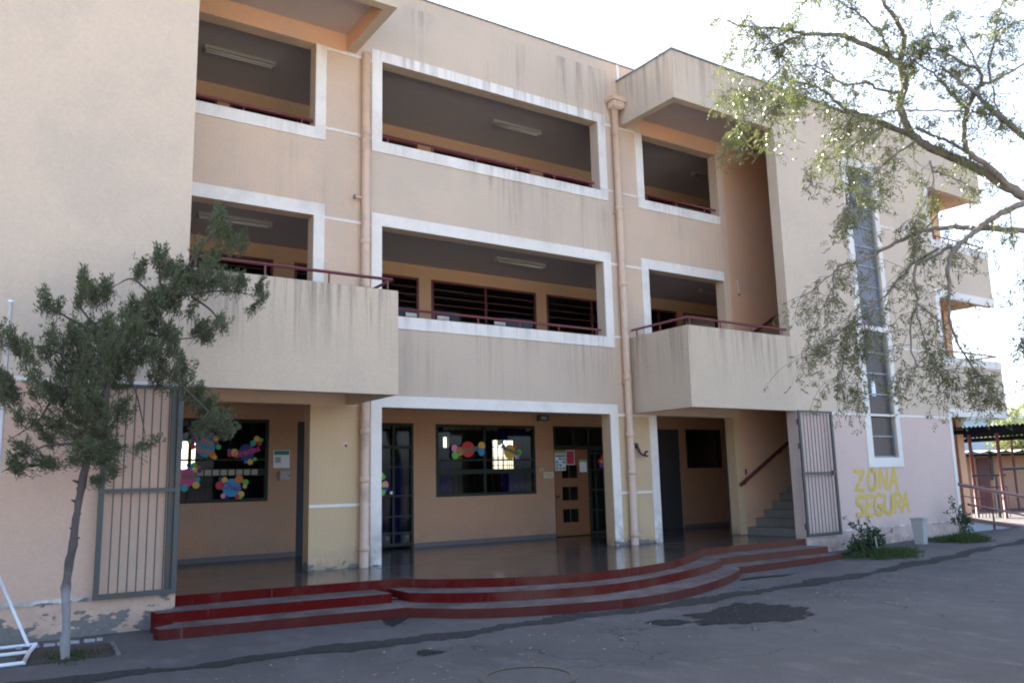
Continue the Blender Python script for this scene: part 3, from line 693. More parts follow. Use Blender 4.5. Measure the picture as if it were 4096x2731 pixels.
# ------------------------------------------------------------------ gates
def gate(label, x0, x1, z0, z1, zr, nb, y, hinge, loc):
    t = thing('metal_gate', label, 'gate', loc)
    fw = .06
    MB().box(x0, x0+fw, y, y+.04, z0, z1).box(x1-fw, x1, y, y+.04, z0, z1).box(x0+fw, x1-fw, y+.002, y+.038, z0, z0+fw).box(x0+fw, x1-fw, y+.002, y+.038, z1-.045, z1).box(x0+fw, x1-fw, y+.002, y+.038, zr-.025, zr+.025).build('frame', 'green_metal', t)
    me = mesh_of(MB().tube([(0, 0, 0), (0, 0, z1-z0-.1)], .008, 6), 'green_metal')
    for k in range(1, nb+1): put(me, 'bar', (x0+fw+(x1-x0-2*fw)*k/(nb+1), y+.02, z0+.055), t)
    hx = x1 if hinge == 'R' else x0
    for z in (z0+.15, zr+.5, z1-.3): MB().tube([(hx, y+.05, z), (hx, y+.05, z+.12)], .018, 8).build('hinge', 'green_metal', t)
    return t
gl = gate('grey green barred gate folded open against the wall behind the conifer', -1.745, -.835, .36, 2.88, 1.60, 7, -1.79, 'R', (-1.3, -1.77, .36))
MB().box(-.96, -.86, -1.745, -1.70, .42, 2.85).build('lock_post', 'green_metal', gl)
gr = gate('grey green barred gate folded open beside the yellow painted words', 11.21, 12.33, .345, 2.90, 1.61, 8, -1.80, 'L', (11.75, -1.78, .345))
MB().box(12.18, 12.24, -1.82, -1.75, 1.56, 1.66).build('latch', 'dark_red', gr)
gp = thing('gate_post', 'narrow green steel post standing at the foot of the stairs', 'post', (11.4, .36, ZP))
MB().box(11.36, 11.46, .32, .38, ZP, 2.87).build('post', 'green_metal', gp); MB().box(11.37, 11.45, .30, .32, 1.55, 1.68).build('lock_box', 'green_metal', gp)

# ------------------------------------------------------------------ railings
def railing(label, pts, posts, zb, r=.024, group=None, closed_end=None, cat='railing', mat='red_railing'):
    p0 = pts[0]; t = thing('railing', label, cat, (p0[0], p0[1], zb), group)
    MB().tube(pts, r, 10).build('rail', mat, t, True)
    for (x, y, z) in posts: MB().tube([(x, y, zb), (x, y, z)], r*.6, 6).build('post', mat, t)
    return t
railing('dark red rail on the left balcony parapet above the barred gate', [(XL, D+.07, 4.645), (2.13, D+.07, 4.645), (2.13, -.02, 4.645)], [(x, D+.07, 4.64) for x in (-.72, .206, 1.134, 2.06)], 4.465)
railing('dark red rail on the right balcony parapet beside the tower', [(8.36, -.02, 4.63), (8.36, D+.07, 4.63), (11.28, D+.07, 4.615)], [(8.36, -.17, 4.62), (8.36, -.86, 4.62)] + [(x, D+.07, 4.62) for x in (8.42, 9.28, 10.2, 11.15)], 4.465)
railing('long dark red rail in the middle floor central opening', [(2.70, .1, 4.605), (7.62, .1, 4.595)], [(x, .1, 4.6) for x in (2.83, 3.76, 4.69, 5.62, 6.55, 7.5)], 4.448)
railing('long purplish red rail in the top floor central opening', [(2.70, .1, 7.74), (7.62, .1, 7.735)], [(x, .1, 7.74) for x in (2.86, 3.77, 4.70, 5.63, 6.57, 7.5)], 7.56)
railing('short red rail in the top left opening under the roof canopy', [(XL+.01, .1, 7.71), (1.47, .1, 7.71)], [(x, .1, 7.7) for x in (-.6, .31, 1.28)], 7.56)
railing('short red rail in the top right opening under the roof box', [(8.93, .1, 7.735), (11.27, .1, 7.735)], [(x, .1, 7.73) for x in (9.1, 10.0, 10.9)], 7.56)
railing('thin red rail on the middle parapet of the far open corner', [(17.26, D+.07, 4.58), (19.95, D+.07, 4.58), (19.95, -.4, 4.58)], [(x, D+.07, 4.57) for x in (17.6, 18.4, 19.2, 19.9)], 4.42)
railing('thin dark rail on the top parapet of the far open corner', [(17.26, D+.07, 7.60), (19.95, D+.07, 7.60), (19.95, -.4, 7.60)], [(x, D+.07, 7.59) for x in (17.6, 18.4, 19.2, 19.9)], 7.45)
for lab, a, b in (('dark wooden handrail climbing the ground floor stair wall', (11.30, -.07, 1.395), (16.2, -.07, 4.06)), ('red handrail climbing the upper stair wall behind the balcony', (11.6, -.07, 4.60), (16.2, -.07, 7.10))):
    t = thing('handrail', lab, 'handrail', a)
    MB().bar(a, b, .05, .06).build('rail', 'dark_red' if a[2] < 2 else 'red_railing', t)
    for k in (.04, .3, .55, .8):
        p = Vector(a).lerp(Vector(b), k); MB().bar((p.x, -.07, p.z-.03), (p.x, -.003, p.z-.10), .03, .03).build('bracket', 'black_metal', t)

# ------------------------------------------------------------------ drain pipes
def pipe(label, x, z0, z1, r, joints, hop=None, y=-.1):
    t = thing('drain_pipe', label, 'drain pipe', (x, y, z0))
    MB().tube([(x, y, z0), (x+.01, y, z0+2), (x+.005, y, z1-3), (x, y, z1)], r, 16).build('pipe', 'pipe_paint', t, True)
    for z in joints: MB().tube([(x+.004, y, z-.05), (x+.004, y, z-.045), (x+.004, y, z+.045), (x+.004, y, z+.05)], [r, r+.012, r+.012, r], 16).build('collar', 'pipe_paint', t, True)
    for z in joints[1::2]: MB().box(x-r-.02, x+r+.02, y+.04, -.001, z-.09, z-.07).build('bracket', 'pipe_paint', t)
    if hop:
        mb = MB(); zb, zt = hop; a, b = .10, .20
        q = [(zb, a*.8), (zb+.05, .145), (zt-.07, .145), (zt-.07, .19), (zt, .205)]
        for (za, ra), (zc, rc) in zip(q, q[1:]):
            for k in range(4):
                s4 = ((-1, -1), (1, -1), (1, 1), (-1, 1)); p, p2 = s4[k], s4[(k+1) % 4]
                mb.face([(x+p[0]*ra, y-.06+p[1]*ra*.7, za), (x+p2[0]*ra, y-.06+p2[1]*ra*.7, za), (x+p2[0]*rc, y-.06+p2[1]*rc*.7, zc), (x+p[0]*rc, y-.06+p[1]*rc*.7, zc)])
        mb.face([(x-.205, y-.06-.1435, zt), (x+.205, y-.06-.1435, zt), (x+.205, y-.06+.1435, zt), (x-.205, y-.06+.1435, zt)])
        mb.build('hopper', 'pipe_paint', t)
    return t
pipe('long peach drain pipe on the left pier beside the left balcony', 2.355, ZP, 9.1, .075, (.6, 1.68, 2.45, 4.9, 5.66, 7.60))
pipe('peach drain pipe with a square hopper on the right pier', 8.10, ZP, 9.42, .075, (.5, 1.72, 2.46, 3.60, 5.56, 7.2), (9.38, 9.63))
t = thing('pipe_stub', 'short grey pipe stub poking from the wall left of the drain pipe', 'pipe stub', (2.17, 0, 6.43))
MB().tube([(2.30, -.09, 6.44), (2.16, -.09, 6.43)], .022, 8).build('stub', 'pipe_paint', t); MB().tube([(2.175, -.09, 6.43), (2.145, -.09, 6.43)], .04, 10).build('cap', 'coping_metal', t)

# ------------------------------------------------------------------ ceiling lights
k = 0
for z, fl in ((6.27, 'middle'), (9.345, 'top')):
    for x0, where in ((-.02, 'left opening'), (6.02, 'central opening'), (12.15, 'right opening')):
        t = thing('ceiling_light', f'twin tube batten light on the {fl} corridor ceiling seen through the {where}', 'ceiling light', (x0+.63, 1.55, z), 'corridor ceiling lights')
        MB().box(x0, x0+1.27, 1.47, 1.63, z-.055, z).build('housing', 'cream_metal', t)
        for yy in (1.51, 1.59): MB().tube([(x0+.04, yy, z-.075), (x0+1.23, yy, z-.075)], .014, 8).build('tube', 'tube_white', t, True)
        for xx in (x0+.005, x0+1.235): MB().box(xx, xx+.03, 1.475, 1.625, z-.095, z-.05).build('end_cap', 'cream_metal', t)
t = thing('emergency_light', 'small dark green box light under the ground floor corridor ceiling', 'light box', (8.08, YC, 2.95))
MB().box(7.94, 8.22, YC-.10, YC, 2.95, 3.09).build('case', 'green_metal', t); MB().box(8.0, 8.16, YC-.106, YC-.1, 2.98, 3.06).build('lens', 'grey_plastic', t)

# ------------------------------------------------------------------ notices and small wall things
def notice(name, label, cat, x0, x1, z0, z1, mat, y=YC, extra=()):
    t = thing(name, label, cat, ((x0+x1)/2, y, z0)); MB().box(x0, x1, y-.006, y-.001, z0, z1).build('sheet', mat, t)
    for nm, a, b, c, d, mm in extra: MB().box(x0+(x1-x0)*a, x0+(x1-x0)*b, y-.009, y-.006, z0+(z1-z0)*c, z0+(z1-z0)*d).build(nm, mm, t)
    return t
notice('wall_notice', 'white notice with a green header beside the left window', 'notice', 1.825, 2.14, 1.954, 2.287, 'paper', extra=[('header', .04, .96, .74, .97, 'paper_green'), ('print_block', .1, .45, .3, .62, 'grey_plastic'), ('print_block', .55, .9, .2, .62, 'card_white')])
t = thing('wall_box', 'small grey electrical box below the white notice', 'electrical box', (2.03, YC, 1.729))
MB().box(1.936, 2.131, YC-.07, YC, 1.729, 1.892).build('case', 'grey_plastic', t); MB().box(2.09, 2.115, YC-.075, YC-.07, 1.80, 1.82).build('lock', 'black_metal', t)
yd = YC
cal = [('header', 0, 1, .86, 1, 'paper_lime'), ('band', .05, .95, .72, .80, 'card_navy')]
for i in range(3):
    for j in range(4): cal.append(('print_block', .06+i*.32, .30+i*.32, .05+j*.165, .17+j*.165, ('paper_blue', 'paper_lime', 'card_teal', 'paper')[(i+j) % 4]))
notice('wall_poster', 'blue and green printed chart on the wooden door', 'poster', 8.425, 8.735, 1.817, 2.261, 'paper', extra=cal)
t = notice('wall_poster', 'red poster with a white border on the wooden door', 'poster', 8.755, 9.0, 1.949, 2.285, 'paper', extra=[('print', .06, .94, .04, .96, 'paper_red')])
for r_ in (.085, .055):
    mb = MB()
    for k in range(24):
        q, q2 = k*math.pi/12, (k+1)*math.pi/12
        mb.face([(8.877+a*math.cos(b), yd-.0095, 2.12+a*math.sin(b)) for a, b in ((r_, q), (r_, q2), (r_+.006, q2), (r_+.006, q))][::-1])
    mb.build('ring_print', 'card_magenta', t)
notice('wall_poster', 'small white sheet with a green top on the door edge', 'poster', 9.145, 9.362, 1.774, 2.064, 'paper', extra=[('header', 0, 1, .80, 1, 'paper_lime')])
notice('sign_plate', 'cream name plate on the wall left of the wooden door', 'sign', 8.09, 8.375, 1.65, 1.79, 'sign_cream', extra=[('line', .15, .85, .58, .68, 'grey_plastic'), ('line', .25, .85, .3, .4, 'grey_plastic')])
t = thing('light_switch', 'small cream light switch above the cream name plate', 'switch', (8.04, YC, 1.815)); MB().box(7.985, 8.09, YC-.012, YC, 1.815, 1.875).build('plate', 'sign_cream', t); MB().box(8.02, 8.055, YC-.018, YC-.012, 1.83, 1.86).build('button', 'black_metal', t)
for x, wh in ((4.60, 'left'), (5.36, 'wide'), (6.84, 'wide')):
    pos_ = {4.60: 'in the left window of the middle corridor', 5.36: 'in the left corner of the wide middle floor window', 6.84: 'beside the mullion of the wide middle floor window'}[x]
    notice('window_paper', 'white paper '+pos_, 'paper', x, x+.30, 5.0, 5.20, 'card_white', y=YC+.0)
t = thing('wall_bracket', 'black curved iron bracket on the yellow pier right of the drain pipe', 'bracket', (8.4, 0, 2.15))
MB().tube(smooth([(8.33, -.03, 2.29), (8.335, -.06, 2.2), (8.36, -.10, 2.10), (8.43, -.12, 2.05), (8.53, -.12, 2.035)], 4), [.028]*8+[.02]*9, 8).build('arm', 'black_metal', t, True)
MB().tube([(8.45, -.12, 2.04), (8.48, -.12, 2.12), (8.54, -.12, 2.13)], .02, 8).build('clamp', 'black_metal', t, True); MB().box(8.30, 8.36, -.03, 0, 2.2, 2.30).build('plate', 'black_metal', t)
t = thing('wall_anchor', 'small rusty anchor bolt in the left yellow pier', 'bolt', (2.07, 0, 2.24)); MB().tube([(2.07, 0, 2.245), (2.065, -.06, 2.22)], .012, 6).build('bolt', 'black_metal', t); MB().disc((2.06, 2.25), .05, -.001, .003, 14).build('washer', 'pipe_paint', t)
t = thing('wall_rod', 'short white rod hanging on the wall beside the upper stair', 'rod', (11.74, 0, 5.74)); MB().tube([(11.72, -.02, 6.08), (11.75, -.02, 5.76)], .014, 8).build('rod', 'tube_white', t); MB().tube([(11.75, -.02, 5.77), (11.752, -.02, 5.73)], .02, 8).build('cap', 'black_metal', t)

# ------------------------------------------------------------------ stickers on the ground floor windows
def sticker(label, crop, discs, word, wx, wy, size, wcol, roll, y=YC-.022, group=None):
    ox, oy, sc = crop; t = None
    def Pw(x, y_): return onY(ox+x/sc, oy+y_/sc, y)
    k = abs(Pw(0, 100).z - Pw(0, 0).z)/100
    c0 = Pw(discs[0][0], discs[0][1]); t = thing('window_sticker', label, 'window sticker', (c0.x, y, c0.z), group)
    yy = y
    for i, (x, y_, r_, col) in enumerate(discs):
        c = Pw(x, y_); yy -= .0012
        MB().disc((c.x, c.z), r_*k, yy, .001).build('disc', 'card_'+col, t)
    for wd, x, y_ in zip(word, wx, wy):
        c = Pw(x, y_); text('lettering', wd, size, (c.x, yy-.003, c.z), 'card_'+wcol, t, roll)
O = (700, 1680, 2214/480); Q = (1720, 1680, 4.9)
sticker('Por favor sticker of coloured discs on the left window', O, [(560, 500, 180, 'sky'), (275, 395, 45, 'green'), (335, 345, 48, 'purple'), (330, 420, 35, 'navy'), (395, 395, 35, 'red'), (320, 490, 55, 'red'), (750, 340, 55, 'yellow'), (800, 495, 48, 'green'), (770, 420, 35, 'purple'), (690, 650, 60, 'orange'), (730, 685, 42, 'yellow')], ('Por', 'favor'), (590, 560), (410, 565), .155, 'orange', R(-14))
sticker('Gracias sticker of coloured discs on the left window', O, [(1320, 590, 155, 'navy'), (1095, 600, 75, 'yellow'), (1005, 565, 42, 'purple'), (1005, 635, 42, 'red'), (1510, 345, 58, 'yellow'), (1440, 425, 58, 'teal'), (1555, 425, 48, 'red'), (1590, 365, 38, 'green'), (1385, 770, 55, 'yellow'), (1470, 720, 38, 'green'), (1300, 770, 32, 'sky')], ('Gracias',), (1320,), (585,), .165, 'magenta', R(17))
sticker('Hola sticker with a magenta disc at the left window edge', O, [(220, 1060, 165, 'magenta'), (260, 830, 48, 'black'), (350, 830, 55, 'green'), (440, 865, 35, 'red'), (300, 880, 38, 'sky'), (375, 920, 45, 'yellow'), (450, 930, 45, 'navy'), (415, 1090, 48, 'sky'), (385, 1195, 65, 'yellow'), (170, 1250, 70, 'teal')], ('Hola',), (225,), (1040,), .15, 'dgreen', R(8))
sticker('Chao sticker with a sky blue disc on the left window', O, [(1045, 1245, 172, 'sky'), (830, 1200, 82, 'red'), (840, 1085, 40, 'navy'), (915, 1100, 55, 'yellow'), (1180, 1090, 78, 'orange'), (1300, 1145, 58, 'green'), (1285, 1220, 40, 'yellow'), (1215, 1365, 62, 'yellow'), (1145, 1410, 48, 'red'), (1205, 1425, 30, 'green'), (885, 1395, 48, 'pink'), (950, 1415, 35, 'navy')], ('Chao',), (1045,), (1230,), .165, 'purple', R(-10))
sticker('Disculpe sticker with a red disc on the central window', Q, [(745, 570, 158, 'red'), (480, 550, 72, 'pink'), (585, 610, 85, 'orange'), (490, 690, 78, 'green'), (1010, 500, 82, 'yellow'), (1005, 620, 78, 'sky'), (910, 560, 55, 'purple')], ('Disculpe',), (740,), (570,), .165, 'dgreen', R(9))
sticker('Permiso sticker with a mustard disc on the central window', Q, [(1565, 620, 148, 'yellow'), (1360, 450, 48, 'green'), (1345, 430, 36, 'yellow'), (1400, 420, 45, 'sky'), (1440, 510, 42, 'magenta'), (1680, 515, 42, 'red'), (1735, 635, 70, 'green'), (1690, 720, 45, 'pink'), (1735, 740, 30, 'sky')], ('Permiso',), (1560,), (590,), .15, 'navy', R(-16))
sticker('part of a disc sticker on the glazed door by the white pillar', (1400, 1600, 724/300), [(340, 815, 36, 'pink'), (318, 740, 26, 'green'), (305, 712, 16, 'yellow'), (338, 862, 26, 'navy'), (315, 890, 28, 'green'), (325, 815, 24, 'yellow')], (), (), (), .1, 'navy', 0)
sticker('small flower of red and purple discs on the glazed side leaf', (2160, 1650, 1597/560), [(700, 560, 24, 'yellow'), (685, 552, 28, 'red'), (715, 510, 30, 'red'), (700, 600, 32, 'purple'), (700, 555, 14, 'yellow')], (), (), (), .1, 'navy', 0)

# ------------------------------------------------------------------ goal frame at the left edge
t = thing('net_post', 'white tubular net post with a braced base at the left edge', 'net post', (-2.8, -2.45, G0))
MB().tube([(-2.80, -2.45, -.02), (-2.80, -2.45, 3.64)], .022, 10).build('upright', 'white_metal', t, True)
MB().tube([(-2.80, -2.45, 3.64), (-2.80, -2.45, 3.67)], .033, 10).build('cap', 'white_metal', t, True)
MB().tube([(-2.41, -2.45, .04), (-2.80, -2.45, .93)], .016, 8).build('brace', 'white_metal', t, True)
for y, x1 in ((-1.99, -2.31), (-2.45, -2.40), (-3.06, -2.49)): MB().tube([(x1, y, -.02), (-3.6, y, -.02)], .019, 8).build('base_rail', 'white_metal', t, True)
MB().tube([(-2.31, -1.99, -.02), (-2.40, -2.45, -.02), (-2.49, -3.06, -.02)], .022, 8).build('base_end', 'white_metal', t, True)
# litter bin
t = thing('litter_bin', 'pale grey tapered litter bin standing by the tower wall', 'bin', (14.28, -2.35, gz(14.28)))
a = Vector((14.34, -2.30, 0)); yaw = R(8); mb = MB(); z0 = gz(14.2)
def rg(h, z): return [(a.x+(sx*math.cos(yaw)-sy*math.sin(yaw))*h, a.y+(sx*math.sin(yaw)+sy*math.cos(yaw))*h, z) for sx, sy in ((-1, -1), (1, -1), (1, 1), (-1, 1))]
rings = [rg(.092, z0), rg(.128, z0+.53), rg(.14, z0+.53), rg(.14, z0+.56), rg(.12, z0+.56), rg(.088, z0+.05)]
for p, q in zip(rings, rings[1:]):
    for k in range(4): mb.face([p[k], p[(k+1) % 4], q[(k+1) % 4], q[k]])
mb.face(rings[-1]); mb.face(rings[0][::-1]); mb.build('body', 'grey_plastic', t)
MB().bar(rg(.141, z0+.545)[0], rg(.141, z0+.545)[1], .02, .035).build('rim', 'grey_plastic', t)

# ------------------------------------------------------------------ vegetation
def blades(P, Dv, Nn, L, W):
    """numpy: one leaf-shaped quad per entry (kite)"""
    Dv = Dv/np.linalg.norm(Dv, axis=1, keepdims=True); S_ = np.cross(Dv, Nn); S_ /= (np.linalg.norm(S_, axis=1, keepdims=True)+1e-9)
    a = P; c = P + Dv*L[:, None]; mdl = P + Dv*(L*.45)[:, None]; b = mdl + S_*(W/2)[:, None]; d = mdl - S_*(W/2)[:, None]
    V = np.stack([a, b, c, d], 1).reshape(-1, 3); return V
def leafmesh(name, V, mat, parent, kind=None):
    o0 = ORG.get(parent.name, Vector((0, 0, 0))) if parent else Vector((0, 0, 0))
    n = len(V)//4; me = bpy.data.meshes.new(name); me.vertices.add(n*4); me.loops.add(n*4); me.polygons.add(n)
    me.vertices.foreach_set('co', (V - np.array(o0)).astype(np.float32).ravel()); me.loops.foreach_set('vertex_index', np.arange(n*4, dtype=np.int32))
    me.polygons.foreach_set('loop_start', np.arange(0, n*4, 4, dtype=np.int32)); me.polygons.foreach_set('loop_total', np.full(n, 4, dtype=np.int32))
    me.materials.append(M[mat]); me.update(); me.validate()
    o = link(name, me, parent)
    if kind: o['kind'] = kind
    return o
rs = np.random.RandomState(7)
def unit(n): v = rs.normal(size=(n, 3)); return v/np.linalg.norm(v, axis=1, keepdims=True)
# --- conifer in front of the left wall
ct = thing('conifer_tree', 'leaning dark green conifer with a limed trunk by the left wall', 'tree', (-2.12, -3.0, G0))
def cz(x, y): return (x/1.30625, 780+y/1.30625)
def cp(x, y, dy=0): q = cz(x, y); return onY(q[0], q[1], -3.0+dy)
trunk = [Vector((-2.125, -3, -.06)), Vector((-2.14, -3, .35)), Vector((-2.155, -3, .74)), Vector((-2.12, -3, 1.07)), Vector((-2.10, -3, 1.41)), Vector((-2.06, -3, 1.76))] + [cp(x, y, d) for x, y, d in ((500, 1210, 0), (560, 1000, .05), (600, 850, .05), (700, 700, .1), (830, 560, .1), (960, 400, .1), (1080, 240, .1), (1140, 140, .1))]
trad = [.050, .043, .041, .038, .037, .036, .044, .040, .036, .030, .023, .017, .011, .006]
tp = smooth(trunk, 4); tr_ = np.interp(np.linspace(0, 1, len(tp)), np.linspace(0, 1, len(trad)), trad)
rr_ = random.Random(4)
MB().tube([p + Vector((rr_.uniform(-.006, .006), rr_.uniform(-.006, .006), 0)) for p in tp], [r_*rr_.uniform(.84, 1.18) for r_ in tr_], 12).build('trunk', 'bark_limed', ct, True)
for z_, sx_ in ((.98, -1), (1.12, 1), (1.22, -1), (1.36, 1), (1.5, -1), (1.62, 1), (1.70, -1)):
    b_ = Vector((-2.11, -3.0, z_)); MB().tube([b_, b_+Vector((.048*sx_, -.02, .02))], [.018, .008], 7).build('branch_stub', 'bark_dark', ct)
BR = [[(560, 1000), (400, 870), (230, 800), (60, 780), (0, 760)], [(640, 800), (480, 660), (410, 560), (440, 450)], [(500, 720), (350, 640), (240, 550)], [(700, 700), (900, 750), (1050, 740)], [(830, 540), (1000, 520), (1200, 500), (1370, 540)],
      [(1000, 530), (1100, 600), (1170, 690)], [(760, 800), (900, 950), (1050, 1090), (1180, 1220)], [(500, 1200), (300, 1060), (200, 1180), (60, 1270)], [(470, 1300), (230, 1310), (100, 1410)], [(150, 1415), (240, 1405), (290, 1390)], [(820, 560), (700, 440), (610, 470)], [(840, 540), (830, 350)], [(600, 880), (700, 1000), (760, 1260)], [(540, 1050), (560, 1250), (580, 1440)], [(540, 1040), (400, 1100), (300, 1180)],
      [(560, 980), (300, 1010), (60, 1040)]]
mb = MB()
for i, b in enumerate(BR):
    dd = rr_.uniform(-.35, .45); K = len(b)
    pts = smooth([cp(x, y, dd*k/(K-1)) for k, (x, y) in enumerate(b)], 4)
    mb.tube(pts, list(np.linspace(.017, .004, len(pts))), 6)
mb.build('branches', 'bark_dark', ct, True)
CL = [(1140,120,45,60),(1145,190,60,50),(1200,240,45,45),(1260,255,35,45),(1110,330,60,40),(1030,280,35,30),(835,330,45,65),(735,390,45,50),(870,400,60,40),(930,400,50,50),(1000,420,60,50),(1080,380,50,45),(950,470,80,60),(1060,470,80,50),(1130,440,60,50),(1190,470,45,45),(1250,470,50,55),(1365,490,40,55),(1370,550,30,25),(1310,590,30,25),(440,470,40,65),(480,530,60,50),(560,500,55,60),(400,560,30,40),(235,555,45,45),(300,590,35,30),(870,530,70,55),(800,560,70,60),(700,580,40,50),(625,620,25,35),(680,640,70,45),(780,640,80,60),(900,570,60,50),(1000,610,25,30),(1125,660,25,30),(1165,680,35,35),(1040,710,50,50),(1080,740,40,45),(560,700,110,70),(430,720,90,70),(660,720,100,80),(760,740,80,70),(860,720,60,50),(905,750,50,40),(270,715,25,40),(310,770,60,50),(100,790,50,50),(165,820,50,50),(55,740,20,50),(230,830,50,40),(10,760,15,50),(400,820,110,80),(520,830,110,80),(640,840,110,80),(760,830,80,70),(850,850,70,70),(920,860,40,60),(960,900,30,60),(1000,940,15,45),(370,920,100,70),(490,940,100,80),(610,950,110,80),(840,960,90,60),(930,990,60,50),(170,950,50,55),(230,1030,80,50),(330,1020,90,60),(450,1040,100,70),(60,1020,60,40),(20,960,40,60),(40,1060,60,35),(110,1160,30,40),(190,1180,50,50),(1020,1050,70,60),(1080,1100,60,50),(1130,1170,80,50),(1190,1220,50,45),(1050,1210,60,45),(400,1130,110,80),(300,1180,80,60),(520,1120,90,80),(620,1130,80,60),(430,1240,110,70),(530,1260,100,70),(270,1260,60,50),(780,1290,40,40),(450,1330,90,60),(550,1340,100,60),(370,1390,50,40),(560,1400,60,50),(700,1340,40,30),(580,1450,25,50),(500,1500,35,40),(130,1330,45,40),(95,1420,50,60),(230,1390,40,40),(270,1400,40,30)]
VV = []; mbt = MB(); scale = (cp(600, 800)-cp(500, 800)).length/100
core = cp(520, 1000)
for i, (x, y, rx, ry) in enumerate(CL):
    inner = math.hypot((x-540)/420, (y-1000)/430) < 1; wspr = .65 if inner else .22
    lanes = max(2, int(rx*ry/(235 if inner else 150)))
    cdep = rs.uniform(-wspr, wspr*.9)
    for s_ in range(lanes):
        q_ = rs.uniform(0, 6.283); rr2 = math.sqrt(rs.uniform(0, 1)); dy = cdep + rs.uniform(-.12, .12)
        c = np.array(cp(x+rr2*math.cos(q_)*rx*(.85 if inner else .68), y+rr2*math.sin(q_)*ry*(.85 if inner else .72), dy)); rw = rs.uniform(.05, .125)
        out = c - np.array(core); out[2] += .3; out /= np.linalg.norm(out); ax = out*.5 + np.array([rs.normal()*.35, rs.normal()*.35, .6]); ax /= np.linalg.norm(ax)
        mbt.tube([Vector(c-ax*rw*1.5), Vector(c+ax*rw*.6)], [.004, .0015], 3, cap=False)
        n = int(rs.uniform(26, 66)); tt = rs.uniform(-1, 1, n); rad = (1-tt)*.42*rs.uniform(.05, 1, n)+.05
        side = unit(n); side -= (side@ax)[:, None]*ax; side /= np.linalg.norm(side, axis=1, keepdims=True)
        P = c + ax*(tt*rw*1.2)[:, None] + side*(rad*rw*.75)[:, None]
        Dv = ax*1.0 + side*.6 + rs.normal(size=(n, 3))*.22
        VV.append(blades(P, Dv, unit(n), rs.uniform(.022, .058, n), rs.uniform(.008, .015, n)))
mbt.build('twigs', 'bark_dark', ct); leafmesh('crown', np.concatenate(VV), 'conifer_leaf', ct)

# --- pepper tree on the right, trunk outside the frame
def V_(x, y): return (2740+x/1.7345, y/1.7345)
def W_(x, y): return (3100+x/1.742, 800+y/1.742)
PB = []   # (points, r0, r1, density, droop length)
def br(conv, pts, d0, d1, r0, r1, dens=1., ln=.6):
    K = len(pts); PB.append(([at(*conv(x, y), d0+(d1-d0)*k/(K-1)) for k, (x, y) in enumerate(pts)], r0, r1, dens, ln))
br(V_, [(2420, 1400), (2280, 1320), (2100, 1205), (1900, 1108), (1700, 1020), (1570, 935)], 10.6, 11.2, .070, .052, .8, .45)
br(V_, [(1570, 935), (1515, 810), (1488, 720), (1520, 620), (1525, 540), (1485, 440)], 11.2, 11.4, .055, .05, .6, .4)
br(V_, [(1485, 440), (1330, 350), (1200, 290), (1080, 245), (960, 238), (800, 235), (700, 205), (560, 195), (400, 180), (230, 135)], 11.4, 12.2, .045, .006, 1.5, .5)
br(V_, [(1485, 430), (1512, 350), (1520, 270), (1490, 190), (1430, 90), (1370, 10), (1330, -80)], 11.4, 11.1, .04, .02, 1, .5)
br(V_, [(1570, 935), (1400, 870), (1250, 800), (1100, 750), (1000, 660), (900, 600), (760, 570), (600, 560)], 11.2, 12.4, .04, .006, 1.9, .8)
br(V_, [(1500, 650), (1340, 620), (1250, 570), (1100, 590), (960, 480), (850, 455), (700, 455)], 11.35, 11.0, .022, .005, 1.8, .7)
br(V_, [(780, 255), (640, 320), (650, 400), (655, 510)], 11.9, 11.7, .018, .006, 2.4, .6)
br(V_, [(640, 320), (540, 230), (420, 120)], 11.9, 12.2, .01, .004, 2, .5)
br(V_, [(620, 340), (480, 350), (280, 340)], 11.9, 12.3, .009, .004, 2, .5)
br(V_, [(660, 200), (700, 130), (820, 30), (900, -40)], 11.9, 12, .010, .004, 2, .5)
br(V_, [(1425, 395), (1370, 260), (1250, 130), (1150, 60), (1050, 0), (950, -60)], 11.4, 11.8, .022, .007, 1.4, .5)
br(V_, [(2260, 1300), (2120, 1165), (1990, 1080), (1940, 990), (1940, 850), (1960, 760), (2010, 640), (2060, 590), (2120, 570), (2250, 510), (2400, 410)], 10.7, 10.4, .04, .012, 1.3, .45)
br(V_, [(1960, 755), (1880, 690), (1800, 590), (1720, 510), (1600, 430), (1520, 380)], 10.6, 10.9, .022, .006, 1.4, .45)
br(V_, [(2060, 590), (2040, 500), (1900, 420), (1800, 360), (1660, 330), (1560, 290)], 10.5, 10.9, .02, .006, 1.6, .45)
br(V_, [(2120, 570), (2110, 430), (2140, 310), (2160, 160), (2200, 20), (2230, -60)], 10.4, 10.2, .016, .006, 1.7, .45)
br(V_, [(2140, 310), (2240, 200), (2352, 140)], 10.3, 10.1, .01, .004, 1.6, .45)
br(V_, [(1800, 360), (1720, 220), (1700, 80), (1660, -40)], 10.8, 10.9, .012, .005, 1.7, .45)
br(V_, [(2040, 480), (1950, 300), (1880, 180), (1860, 40)], 10.6, 10.5, .012, .005, 1.7, .45)
br(V_, [(2420, 990), (2200, 830), (2130, 770), (2030, 660), (1900, 560), (1780, 460)], 10.2, 10.5, .04, .015, 1.2, .45)
br(V_, [(2150, 800), (1950, 775), (1750, 770), (1560, 765), (1340, 790), (1200, 860)], 10.3, 10.9, .015, .006, 1.3, .5)
br(V_, [(1600, 890), (1750, 950), (1850, 990), (1950, 1060)], 11.1, 10.8, .022, .02, .7, .4)
br(V_, [(2140, 600), (2170, 760), (2300, 900)], 10.4, 10.2, .012, .008, 1.2, .45)
br(V_, [(1600, 985), (1450, 1080), (1330, 1190), (1250, 1300), (1180, 1450)], 11.0, 10.6, .016, .005, 1.8, .6)
